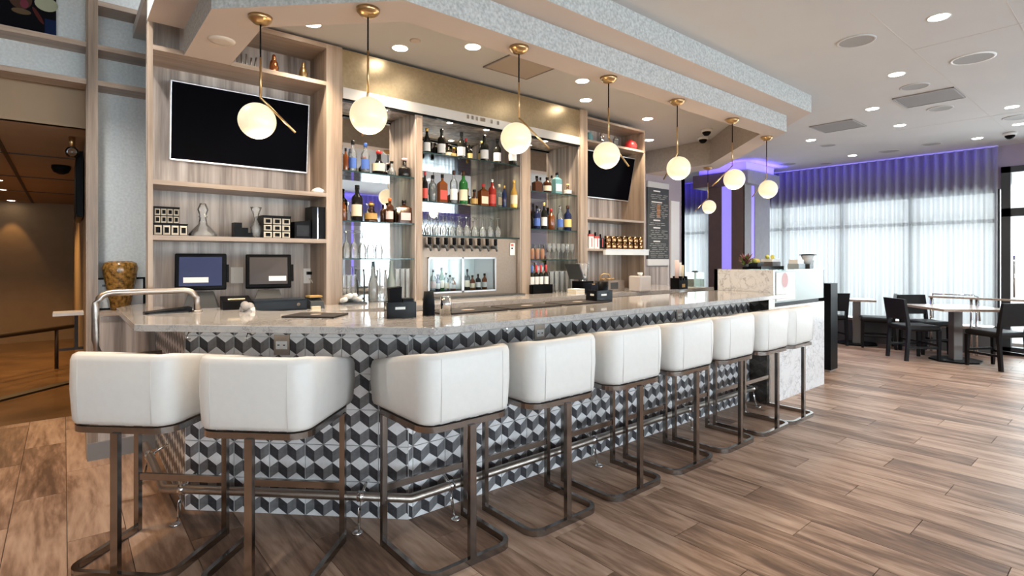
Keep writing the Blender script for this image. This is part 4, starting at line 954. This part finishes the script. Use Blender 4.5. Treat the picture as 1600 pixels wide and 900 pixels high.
for k in range(7): bm.ball((random.uniform(-.03, .03), random.uniform(-.025, .025), .035 + random.uniform(-.012, .03)), random.uniform(.02, .034), 10, 6)
bm.build('bag_film', glass('plastic_film', (.9, .86, .84), .35), bag); MB().lathe([(1e-4, .01), (.022, .02), (.02, .05), (1e-4, .06)], 9, (.02, -.03, 0)).build('tissue', paper_m, bag)
gd = thing('card_terminal', 'amber lit card terminal next to the cash drawer', 'terminal', (XP(491, 3.86), 3.86, ZC)); MB().hexa([(-.05, -.07, 0), (.05, -.07, 0), (.05, .06, 0), (-.05, .06, 0), (-.045, -.06, .05), (.045, -.06, .05), (.045, .06, .085), (-.045, .06, .085)]).build('terminal_body', darkgrey_m, gd); MB().box(-.045, .045, -.04, .05, .078, .09).build('receipt_pad', COL['goldlabel'], gd); MB().box(-.05, .01, -.10, -.07, 0, .02).build('receipt_stub', cream_m, gd)
for px, w_, Z_ in ((370, 'white outlet plate between the till screens', 430), (482, 'white outlet plate with plugged cables beside the till', 431)):
    o = thing('wall_outlet', w_, 'outlet', (XP(px, YT), YT - .002, ZP(px, Z_, YT))); MB().box(-.042, .042, -.006, 0, -.06, .06).build('plate', white_m, o); MB().box(-.018, .018, -.009, -.006, .008, .04).build('socket_face', paper_m, o); MB().box(-.018, .018, -.009, -.006, -.04, -.008).build('socket_face', paper_m, o)
    if px == 482:
        pl = MB().box(-.02, .04, -.04, -.009, .01, .035).build('plug', black_m, o); MB().tube([(.03, -.035, .02), (.08, -.06, -.02), (.09, -.10, -.14), (.05, -.14, -.23)], .004, 6).build('cable', black_m, pl); MB().tube([(.0, -.02, -.02), (.03, -.08, -.08), (.04, -.10, -.22)], .005, 6).build('cable', white_m, o)
# vase and frame on the half wall ledge
vs_ = lathe_thing('amber_vase', 'mottled amber glass vase on the half wall ledge', 'vase', 188, 4.85, 1.03, 76, [(.15, 0), (.17, .03), (.22, .35), (.29, .72), (.305, .86), (.28, .96), (.20, 1.0), (.18, .98)], mat('amber_mottled', (.26, .13, .03), .12, var=.75, scale=45), seg=28)
pf = thing('picture_frame', 'black framed white certificate leaning behind the amber vase', 'picture', (XP(186, 4.91), 4.915, 1.03)); f_ = MB(); w, h = .16, .235
for q in ((-w, w, 0, .014), (-w, w, h - .014, h), (-w, -w + .014, 0, h), (w - .014, w, 0, h)): f_.box(q[0], q[1], -.015, 0, q[2], q[3])
f_.build('frame', black_m, pf); MB().box(-w + .014, w - .014, -.006, 0, .014, h - .014).build('certificate', paper_m, pf); MB().box(-.10, -.03, -.0075, -.006, .17, .185).build('print', darkgrey_m, pf)
# far end of the back counter
nk = thing('napkin_stack', 'stack of pale folded napkins on the back counter', 'napkins', (XP(900, 3.70), 3.70, ZC))
for k in range(5): MB().box(-.062 + .002 * (k % 3), .062, -.06, .06, .0115 * k, .0115 * k + .0105).build('napkin', cream_m if k % 2 else paper_m, nk)
blr = thing('bar_blender', 'blender with clear hooded jug on a black base', 'blender', (XP(914, 3.85), 3.88, ZC)); MB().box(-.08, .08, -.08, .08, 0, .12).build('motor_base', black_m, blr); MB().lathe([(.045, .12), (.055, .16), (.075, .30), (.07, .31)], 16).build('jug', glassb_m, blr); MB().hexa([(-.10, -.10, .14), (-.08, -.10, .14), (-.08, .10, .14), (-.10, .10, .14), (-.17, -.10, .30), (-.155, -.10, .30), (-.155, .10, .30), (-.17, .10, .30)]).build('sound_hood', darkgrey_m, blr); MB().lathe([(.03, .13), (.04, .16), (.02, .2)], 12).build('blade_cup', chrome_m, blr)
bl2 = thing('coffee_grinder', 'black boxy grinder standing before the blender', 'grinder', (XP(926, 3.70), 3.72, ZC)); MB().box(-.055, .055, -.05, .06, 0, .105).build('grinder_body', mat('gloss_black', (.015, .018, .028), .15), bl2); MB().box(-.04, .0, -.0515, -.05, .09, .10).build('indicator', COL['goldlabel'], bl2)
ice = thing('ice_bin', 'stainless ice bin with dark window and bent tap at the back counter', 'ice bin', (XP(957, 3.78), 3.80, ZC)); MB().box(-.13, .14, -.07, .12, 0, .12).build('bin_body', steel_m, ice); MB().box(-.09, .03, -.074, -.07, .03, .10).build('bin_window', darkgrey_m, ice); MB().tube([(-.12, .05, .12), (-.12, .05, .17), (-.09, .03, .195), (-.04, .0, .19), (-.02, -.01, .16)], .008, 8).build('tap_spout', brass_m, ice)
for k, q in enumerate(((-.08, .05), (.0, .04), (.07, .05))): MB().lathe([(1e-4, 0), (.03, .008), (.032, .02), (.025, .024)], 12, (q[0], q[1], .12)).build('bowl', brass_m, ice)
pb = thing('wrapped_cups', 'clear plastic wrapped box of cups at the counter end', 'box', (XP(1006, 3.55), 3.60, ZC)); bevel(MB().box(-.10, .10, -.08, .08, 0, .17).build('wrapped_box', glass('cling_wrap', (.86, .80, .77), .55), pb), .015); MB().lathe([(.022, .17), (.03, .20), (.028, .205)], 14).build('top_cup', paper_m, pb)
cup = thing('cup_organiser', 'black cup and stirrer organiser by the menu board', 'organiser', (XP(1061, 3.6), 3.6, ZC)); MB().box(-.09, .09, -.06, .06, 0, .10).build('organiser_body', black_m, cup)
for k in range(4): MB().box(-.09 + .05 * k, -.065 + .05 * k, -.06, .06, .10, .13 + .02 * (k % 2)).build('slot_wall', black_m, cup)
for k, x in enumerate((-.045, .005, .055)): MB().lathe([(.022, .05), (.026, .34 - .03 * k)], 12, (x, 0, 0)).build('cup_sleeve', [COL['pink'], paper_m, cream_m][k], cup)
MB().box(-.03, .03, -.0615, -.06, .02, .06).build('brown_sign', COL['goldlabel'], cup)
dsp = thing('glass_dispenser', 'square clear drink dispenser by the cup organiser', 'dispenser', (XP(1086, 3.6), 3.6, ZC)); MB().box(-.09, .09, -.07, .07, .01, .19).build('tank', glass('dispenser_glass', (.75, .84, .80), .25), dsp); MB().lathe([(.03, .19), (.04, .20), (.02, .21)], 14).build('lid', darkgrey_m, dsp); MB().box(-.095, .095, -.075, .075, 0, .012).build('base', white_m, dsp)

# ================================================================== THINGS ON THE BAR
def mat_obj(x, y, rz, w, d, label, logo=True):
    o = thing('bar_mat', label, 'bar mat', (x, y, ZT), rz, 'rubber bar mats')
    bevel(MB().box(-w / 2, w / 2, -d / 2, d / 2, 0, .010).build('mat_body', rubber_m, o), .003)
    if logo: MB().lathe([(1e-4, .0112), (.062, .0112)], 22, caps=False).build('pale_patch', mat('mat_patch', (.50, .40, .34), .6), o).scale = (w / .30 * .5, d / .2 * .42, 1)
mat_obj(1.105, 3.07, -math.pi / 4, .30, .21, 'dark rubber bar mat on the angled part of the counter')
for x, w_ in ((1.93, 'beside the black cup stack'), (2.42, 'second along the straight counter'), (2.92, 'third along the straight counter')): mat_obj(x, 2.74, 0, .46, .22, 'dark rubber bar mat ' + w_)
def caddy(x, y, rz, label, straws):
    o = thing('napkin_caddy', label, 'caddy', (x, y, ZT), rz, 'napkin caddies on the bar')
    MB().box(-.078, .078, -.06, .06, 0, .008).build('base', black_m, o)
    for q in ((-.08, .08, -.062, -.056), (-.08, .08, .056, .062), (-.08, -.074, -.062, .062), (.074, .08, -.062, .062)): MB().box(*q, 0, .088).build('side', mat('caddy_gloss', (.006, .006, .008), .15), o)
    MB().box(-.035, .02, -.0628, -.062, .048, .062).build('name_label', paper_m, o); MB().box(-.081, -.08, -.03, .01, .048, .062).build('name_label', paper_m, o)
    if straws:
        MB().hexa([(-.055, -.04, .02), (.0, -.04, .02), (.0, .04, .02), (-.055, .04, .02), (-.065, -.045, .165), (.005, -.045, .172), (.005, .045, .172), (-.065, .045, .165)]).build('napkins', mat('black_paper', (.007, .007, .009), .8), o); MB().box(.01, .07, -.045, .045, .02, .105).build('coasters', black_m, o)
    else:
        MB().box(-.07, .0, -.05, .05, .02, .083).build('napkins', black_m, o); MB().lathe([(.038, .03), (.043, .15)], 16, (.04, 0, 0)).build('cup', black_m, o)
caddy(1.45, 2.72, -.33, 'glossy black napkin caddy at the bar corner beside the cup stacks', True)
caddy(3.16, 2.74, -.12, 'glossy black napkin caddy farther along the bar', False)
def cups(x, y, label, m, n, r0, r1, h, inv=True):
    o = thing('cup_stack', label, 'cups', (x, y, ZT), 0)
    for k in range(n): MB().lathe([(r1, 0), (r0, h)] if inv else [(r0, 0), (r1, h)], 18, (0, 0, .022 * k)).build('cup', m, o)
cups(1.625, 2.70, 'stack of upturned matte black cups next to the corner caddy', mat('matte_black_cup', (.009, .010, .013), .6), 3, .028, .036, .095)
cups(1.715, 2.66, 'upturned polished steel cups next to the black cup stack', chrome_m, 2, .030, .036, .085)
# serving station top
tr = thing('serving_tray', 'black tray on top of the marble station', 'tray', (XP(1195, 2.75), 2.75, 1.295)); MB().box(-.30, .24, -.10, .10, 0, .022).build('tray_body', black_m, tr); MB().box(-.30, .24, -.10, -.094, .022, .03).build('tray_lip', black_m, tr)
fbx, fby, fbz = XP(1180, 2.76), 2.76, 1.317
bw = thing('fruit_bowl', 'dark square bowl on the black tray holding fruit', 'bowl', (fbx, fby, fbz)); MB().hexa([(-.05, -.05, 0), (.05, -.05, 0), (.05, .05, 0), (-.05, .05, 0), (-.07, -.06, .045), (.07, -.06, .045), (.07, .06, .045), (-.07, .06, .045)]).build('bowl_body', darkgrey_m, bw); MB().box(-.072, .072, -.062, -.058, .04, .048).build('rim', darkgrey_m, bw)
for k, (dx, dz, c, w_) in enumerate(((-.03, .065, (.28, .30, .04), 'green apple at the leafy end of the fruit bowl'), (.015, .06, (.62, .45, .05), 'yellow fruit in the middle of the bowl'), (.055, .06, (.60, .42, .06), 'yellow pear beside the paper wrapped fruit'))):
    tag(MB().ball((0, 0, 0), .026, 14, 10).lathe([(.003, .02), (.002, .034)], 6).build('fruit', mat('fruit_%d' % k, c, .4, var=.15), None, (fbx + dx, fby, fbz + dz)), w_, 'fruit', 'fruit on the serving station')
for k, (px, c, w_) in enumerate(((1199, (.45, .44, .07), 'green pear on the white paper'), (1207, (.50, .46, .08), 'greenish apple at the end of the white paper'))):
    tag(MB().ball((0, 0, 0), .024, 14, 10).lathe([(.003, .018), (.002, .03)], 6).build('fruit', mat('fruit_b%d' % k, c, .4, var=.15), None, (XP(px, 2.76), 2.76, 1.425)), w_, 'fruit', 'fruit on the serving station')
gb = thing('steel_box', 'grey metal box with white paper on the black tray', 'box', (XP(1205, 2.76), 2.77, 1.317)); MB().box(-.10, .10, -.07, .07, 0, .055).build('box_body', mat('grey_metal', (.16, .15, .15), .4, .5), gb); MB().box(-.09, .09, -.06, .06, .055, .085).build('paper', paper_m, gb)
lf = thing('leaf_sprig', 'spray of dark red and green leaves beside the fruit', 'plant', (XP(1166, 2.76), 2.76, 1.317))
MB().lathe([(.02, 0), (.026, .03)], 10).build('leaf_cup', darkgrey_m, lf)
redleaf, grnleaf = mat('leaf_red', (.16, .03, .035), .5, var=.3), mat('leaf_green', (.13, .20, .04), .5, var=.3)
random.seed(11)
lm = MB().add([(0, 0, 0), (.022, 0, .006), (.06, 0, .0), (.022, .010, .0), (.022, -.010, .0)], [(0, 4, 1), (4, 2, 1), (0, 1, 3), (1, 2, 3), (0, 3, 2, 4)])
lmd = [lm.data('leaf', [redleaf]), lm.data('leaf', [grnleaf])]
for k in range(34):
    o = put('leaf', lmd[1 if k % 4 == 0 else 0], lf, (random.uniform(-.02, .02), random.uniform(-.02, .02), random.uniform(.02, .07))); o.rotation_euler = (random.uniform(-.6, .6), random.uniform(-1.2, -.1), random.uniform(0, 6.28)); o.scale = (1.7, 1.9, 1.7)
gr = thing('scale_pan', 'white machine with dark flat top on the serving station', 'machine', (XP(1262, 2.52), 2.52, 1.295)); MB().box(-.07, .03, -.05, .05, 0, .05).hexa([(-.0, -.04, .05), (.05, -.04, .05), (.05, .04, .05), (-.0, .04, .05), (.02, -.04, .09), (.07, -.04, .09), (.07, .04, .09), (.02, .04, .09)]).build('machine_base', darkgrey_m, gr); MB().lathe([(.045, .05), (.055, .11), (.07, .15)], 18).build('hopper', white_m, gr); MB().lathe([(.09, .15), (.09, .158), (.04, .163)], 20).build('flat_lid', black_m, gr)
wb_ = thing('white_box', 'pale box beside the machine on the serving station', 'box', (XP(1247, 2.56), 2.56, 1.295)); MB().box(-.13, .04, -.06, .06, 0, .055).build('lower_box', mat('grey_blue_box', (.35, .40, .43), .5), wb_); MB().box(-.13, .03, -.05, .05, .055, .10).build('upper_box', paper_m, wb_)

for n_ in ('caddy_gloss', 'black_paper', 'matte_black_cup', 'gloss_black', 'drawer_navy', 'drawer_navy2', 'bottle_black', 'bottle_dark_glass'): MATS[n_].node_tree.nodes['Principled BSDF'].inputs['Specular IOR Level'].default_value = .28 if 'bottle' in n_ else .14
# ================================================================== FAR RIGHT: BOARD, COLUMN, CURTAINS
mb = thing('menu_board', 'tall dark chalk menu board with white frame ends past the oak unit', 'sign', (0, YB - .005, 0))
YM = YB - .005
x0, x1 = XP(1010, YM), XP(1043, YM); z1, z0 = ZP(1010, 292, YM), ZP(1010, 405, YM)
MB().box(x0, x1, -.025, 0, z0, z1).build('board', chalk_m, mb); MB().box(x0, x1, -.03, 0, z1, z1 + .09).build('top_band', mat('silver_band', (.55, .55, .54), .4), mb); MB().box(x0, x1, -.03, 0, z0 - .10, z0).build('bottom_band', white_m, mb)
random.seed(5)
H_ = z1 - z0; wd = x1 - x0
for fz in (.955, .80, .545, .44, .25): 
    hw = .09 if fz != .80 else .14
    MB().box(x0 + wd * .42 - hw, x0 + wd * .42 + hw, -.027, -.025, z0 + H_ * fz - .010, z0 + H_ * fz + .010).build('heading', paper_m, mb)
tx = MB()
for k in range(34):
    z = z0 + H_ * (.03 + .9 * k / 34)
    if min(abs((z - z0) / H_ - f) for f in (.955, .80, .545, .44, .25)) < .025: continue
    a = x0 + wd * random.uniform(.06, .2)
    while a < x1 - .08:
        b = min(x1 - .03, a + random.uniform(.04, .16)); tx.box(a, b, -.0265, -.025, z - .0045, z + .0045); a = b + random.uniform(.015, .06)
t_ = tx.build('small_text', mat('chalk_grey', (.34, .34, .33), .7), mb); t_['kind'] = 'stuff'
for k in range(9): MB().box(x0 + wd * .42, x0 + wd * .58, -.027, -.025, z0 + H_ * (.76 - .02 * k) - .007, z0 + H_ * (.76 - .02 * k) + .007).build('orange_text', mat('chalk_orange', (.50, .22, .08), .7), mb)
wp = thing('wainscot_panel', 'wood panel on the wall under the menu board', 'panel', (0, YM, 0)); MB().box(x0 - .2, x1 - .02, -.02, 0, 0, z0 - .12).build('panel_face', panel_m, wp); MB().box(x1 - .02, x1 + .0, -.025, 0, 0, z0 - .1).build('edge_trim', white_m, wp)
sw = thing('wall_switch', 'white switch plate beside the menu board', 'switch', (XP(1050, YM), YM, ZP(1050, 411, YM))); MB().box(-.05, .05, -.008, 0, -.06, .06).build('plate', white_m, sw); MB().box(-.01, .015, -.012, -.008, -.025, .025).build('rocker', black_m, sw)
dd = MB().box(XP(1047, YB), XP(1060, YB), YB - .02, YB, 0, 2.35).build('trim_6', white_m); struct(dd, 'white door casing past the menu board')
# column
col = struct(MB().box(9.0, 9.9, 4.54, 5.2, 0, CE, 0).build('column_core', [brown_m]), 'brown and grey column with purple light strips')
MB().box(8.985, 9.0, 4.525, 4.76, 0, 2.70).build('side_panel', brown_m, col); MB().box(8.985, 9.0, 4.95, 5.2, 0, 2.70).build('side_panel', brown_m, col)
MB().box(8.985, 9.22, 4.52, 4.54, 0, 2.70).build('front_panel', greycol_m, col); MB().box(9.36, 9.92, 4.52, 4.54, 0, 2.70).build('front_panel', greycol_m, col)
MB().box(8.994, 9.0, 4.765, 4.945, 0, 2.69).build('light_groove', ledp_m, col); MB().box(9.225, 9.355, 4.534, 4.54, 0, 2.69).build('light_groove', ledp_m, col)
MB().box(8.85, 10.04, 4.40, 4.54, 2.69, 2.92, 0).box(8.85, 9.0, 4.54, 5.43, 2.69, 2.92, 1).box(9.0, 10.04, 5.2, 5.43, 2.69, 2.92, 0).build('capital', [greycol_m, brown_m], col)
MB().box(8.93, 9.97, 4.47, 5.35, 2.92, CE).build('upper_block', mat('pale_block', (.5, .5, .55), .7), col)
def strip(name, loc, sx, sy, power, rot): return lamp(name, 'AREA', loc, power, (.085, .055, 1.0), sx, sy, rot)
strip('column_cove_front', (9.45, 4.36, 2.95), 1.1, .04, 4, (math.radians(180 - 20), 0, 0))
strip('column_cove_side', (8.80, 4.9, 2.95), .04, .9, 4, (0, math.radians(180 + 20), 0))
# curtains
def curtain(name, label, along, at, a0, a1, z0, z1, seedv):
    random.seed(seedv); m = MB(); n = int((a1 - a0) / .014); rows = 12; vs = []
    ph = [random.uniform(0, 6.28) for _ in range(4)]
    for i in range(n + 1):
        a = a0 + (a1 - a0) * i / n
        for j in range(rows + 1):
            f = j / rows; z = z1 + (z0 - z1) * f
            d = .040 * math.sin(a * 2 * math.pi / .125 + .8 * math.sin(a * 3.1 + ph[0])) + f * .018 * math.sin(a * 17 + ph[1]) + f * .012 * math.sin(a * 29 + ph[2] + f)
            vs.append((at + d, a, z) if along == 'y' else (a, at + d, z))
    k = rows + 1
    m.add(vs, [(i * k + j, (i + 1) * k + j, (i + 1) * k + j + 1, i * k + j + 1) for i in range(n) for j in range(rows)], 0, True)
    t = thing(name, label, 'curtain', (0, 0, 0)); m.build('sheer_cloth', curtain_m, t)
    c = (a0 + a1) / 2
    if along == 'y': MB().box(at - .012, at + .012, a0, a1, z1, z1 + .02).build('curtain_track', white_m, t)
    else: MB().box(a0, a1, at - .012, at + .012, z1, z1 + .02).build('curtain_track', white_m, t)
m, nt, p = base('sheer_curtain'); curtain_m = m; L = nt.links.new
tr_ = nt.nodes.new('ShaderNodeBsdfTransparent'); tr_.inputs[0].default_value = (1, 1, 1, 1)
df = nt.nodes.new('ShaderNodeBsdfDiffuse'); df.inputs[0].default_value = (.38, .37, .39, 1)
tl = nt.nodes.new('ShaderNodeBsdfTranslucent'); tl.inputs[0].default_value = (.50, .52, .52, 1)
tc_ = nt.nodes.new('ShaderNodeTexCoord'); wv = nt.nodes.new('ShaderNodeTexNoise'); wv.inputs['Scale'].default_value = 160; L(tc_.outputs['Object'], wv.inputs['Vector'])
mr = nt.nodes.new('ShaderNodeMapRange'); mr.inputs['To Min'].default_value = .72; mr.inputs['To Max'].default_value = .92; L(wv.outputs['Fac'], mr.inputs['Value'])
a1_ = nt.nodes.new('ShaderNodeMixShader'); a1_.inputs[0].default_value = .45; L(df.outputs[0], a1_.inputs[1]); L(tl.outputs[0], a1_.inputs[2])
a2_ = nt.nodes.new('ShaderNodeMixShader'); L(mr.outputs[0], a2_.inputs[0]); L(tr_.outputs[0], a2_.inputs[1]); L(a1_.outputs[0], a2_.inputs[2])
L(a2_.outputs[0], nt.nodes['Material Output'].inputs['Surface'])
curtain('window_curtain', 'long sheer pleated curtain along the window wall, purple lit at the top', 'y', 10.48, 1.47, 5.12, .42, 3.045, 1)
curtain('window_curtain', 'short sheer pleated curtain seen between menu board and brown column', 'y', 10.48, 5.40, 7.45, .42, 3.045, 2)
for k, (a_, b_) in enumerate(REAR): curtain('window_curtain', 'sheer pleated curtain seen only in the bar mirrors, ' + ('first', 'second', 'third', 'fourth', 'fifth', 'sixth', 'seventh')[k] + ' window', 'x', BY0 + .14, a_ - .12, b_ + .12, .05, 3.045, 3 + k)
for k, x in enumerate((1.75, 3.65, 5.55, 7.45)):
    c_ = struct(MB().box(x - .2, x + .2, BY0, BY0 + .30, 0, CE).build('column_rear', greycol_m), 'grey column between the rear windows'); MB().box(x - .03, x + .03, BY0 + .30, BY0 + .306, 0, 2.7).build('light_groove', ledp_m, c_)
strip('curtain_wash', (10.28, 3.3, 3.03), .05, 3.6, 4.8, (0, math.radians(-28), 0))
strip('curtain_wash', (10.28, 6.4, 3.03), .05, 2.0, 3.2, (0, math.radians(-28), 0))
strip('curtain_wash', (4.7, BY0 + .36, 3.03), 9.0, 0.05, 18, (math.radians(-28), 0, 0))

# ================================================================== DINING AREA
def make_chair():
    t = thing('dining_chair', 'x', 'chair', group='black dining chairs')
    w, d = .22, .22
    s = bevel(MB().box(-w, w, -d, d + .01, .41, .485).build('seat', seat_m, t), .03, 3)
    MB().hexa([(-w, -d - .015, .56), (w, -d - .015, .56), (w, -d + .025, .56), (-w, -d + .025, .56), (-w, -d - .06, .85), (w, -d - .06, .85), (w, -d - .025, .85), (-w, -d - .025, .85)]).build('backrest', seat_m, t)
    for x in (-w + .02, w - .02):
        MB().hexa([(x - .018, -d - .03, 0), (x + .018, -d - .03, 0), (x + .018, -d + .01, 0), (x - .018, -d + .01, 0), (x - .02, -d, .42), (x + .02, -d, .42), (x + .02, -d + .04, .42), (x - .02, -d + .04, .42)]).hexa([(x - .02, -d, .42), (x + .02, -d, .42), (x + .02, -d + .04, .42), (x - .02, -d + .04, .42), (x - .02, -d - .02, .6), (x + .02, -d - .02, .6), (x + .02, -d + .02, .6), (x - .02, -d + .02, .6)]).build('leg', blackw_m, t)
        MB().hexa([(x - .016, d - .035, 0), (x + .016, d - .035, 0), (x + .016, d - .003, 0), (x - .016, d - .003, 0), (x - .022, d - .045, .42), (x + .022, d - .045, .42), (x + .022, d, .42), (x - .022, d, .42)]).build('leg', blackw_m, t)
        MB().box(x - .009, x + .009, -d, d - .03, .17, .20).build('stretcher', blackw_m, t)
    MB().box(-w + .02, w - .02, d - .03, d - .012, .20, .23).build('stretcher', blackw_m, t)
    return t
chair = make_chair()
ch = [(9.19, 2.18, -2.32, 'black dining chair whose back faces the serving station, nearest the black cabinet side of the square table'), (9.24, 1.32, -.55, 'black dining chair at the picture edge with its seat toward the square table'),
      (9.74, 3.50, -.75, 'black dining chair half hidden behind the black cabinet'), (9.97, 2.85, .35, 'black dining chair with only its seat showing beside the far table'), (9.93, 2.22, 2.5, 'black dining chair behind the square table with its back to the window')]
for k, (x, y, rz, lb) in enumerate(ch):
    o = chair if k == 0 else dup(chair, (0, 0, 0)); o.location = (x, y, 0); o.rotation_euler = (0, 0, rz); o['label'] = lb
chair['label'] = 'black dining chair with its back toward the serving station, beside the square table'
def table(x, y, rz, w, d, label):
    t = thing('dining_table', label, 'table', (x, y, 0), rz, 'wood edged dining tables')
    bevel(MB().box(-w / 2, w / 2, -d / 2, d / 2, .715, .745).build('table_top', mat('table_laminate', (.55, .50, .46), .18), t), .004)
    e = MB()
    for q in ((-w / 2 - .006, w / 2 + .006, -d / 2 - .006, -d / 2), (-w / 2 - .006, w / 2 + .006, d / 2, d / 2 + .006), (-w / 2 - .006, -w / 2, -d / 2, d / 2), (w / 2, w / 2 + .006, -d / 2, d / 2)): e.box(*q, .713, .742)
    e.build('edge_band', shelf_m, t)
    MB().box(-.055, .055, -.055, .055, .02, .715).build('post', mat('table_post_grey', (.22, .20, .19), .4, .4), t)
    MB().prism([(.30 * math.cos(math.pi / 8 + math.pi / 4 * k), .30 * math.sin(math.pi / 8 + math.pi / 4 * k)) for k in range(8)], 0, .02).build('floor_plate', black_m, t)
table(9.46, 1.77, math.radians(45), .86, .86, 'square dining table with grey post on an eight sided black floor plate')
table(10.08, 3.17, math.radians(20), .50, .50, 'small dining table farther away by the window')
rb = thing('window_rail', 'wood topped chrome railing before the windows at the picture edge', 'rail', (0, 0, 0))
MB().box(10.13, 10.19, -.6, 2.22, .815, .84).build('wood_cap', shelf_m, rb)
for y in (2.19, 1.72, 1.66, .7): MB().tube([(10.16, y, 0), (10.16, y, .815)], .018, 10).build('post', chrome_m, rb)
MB().tube([(10.25, 2.19, .5), (10.25, 2.19, .87), (10.25, 1.72, .87), (10.25, 1.66, .85), (10.25, 1.64, .5)], .014, 8).build('hoop', chrome_m, rb)
cb = thing('black_cabinet', 'tall black cabinet standing past the marble serving station', 'cabinet', (0, 0, 0))
MB().box(7.25, 7.47, 2.56, 2.95, .03, 1.10).build('cabinet_body', black_m, cb); MB().box(7.47, 7.98, 2.74, 3.0, .06, .68).build('side_unit', black_m, cb); MB().box(7.27, 7.45, 2.58, 2.9, 0, .03).build('plinth', steel_m, cb)
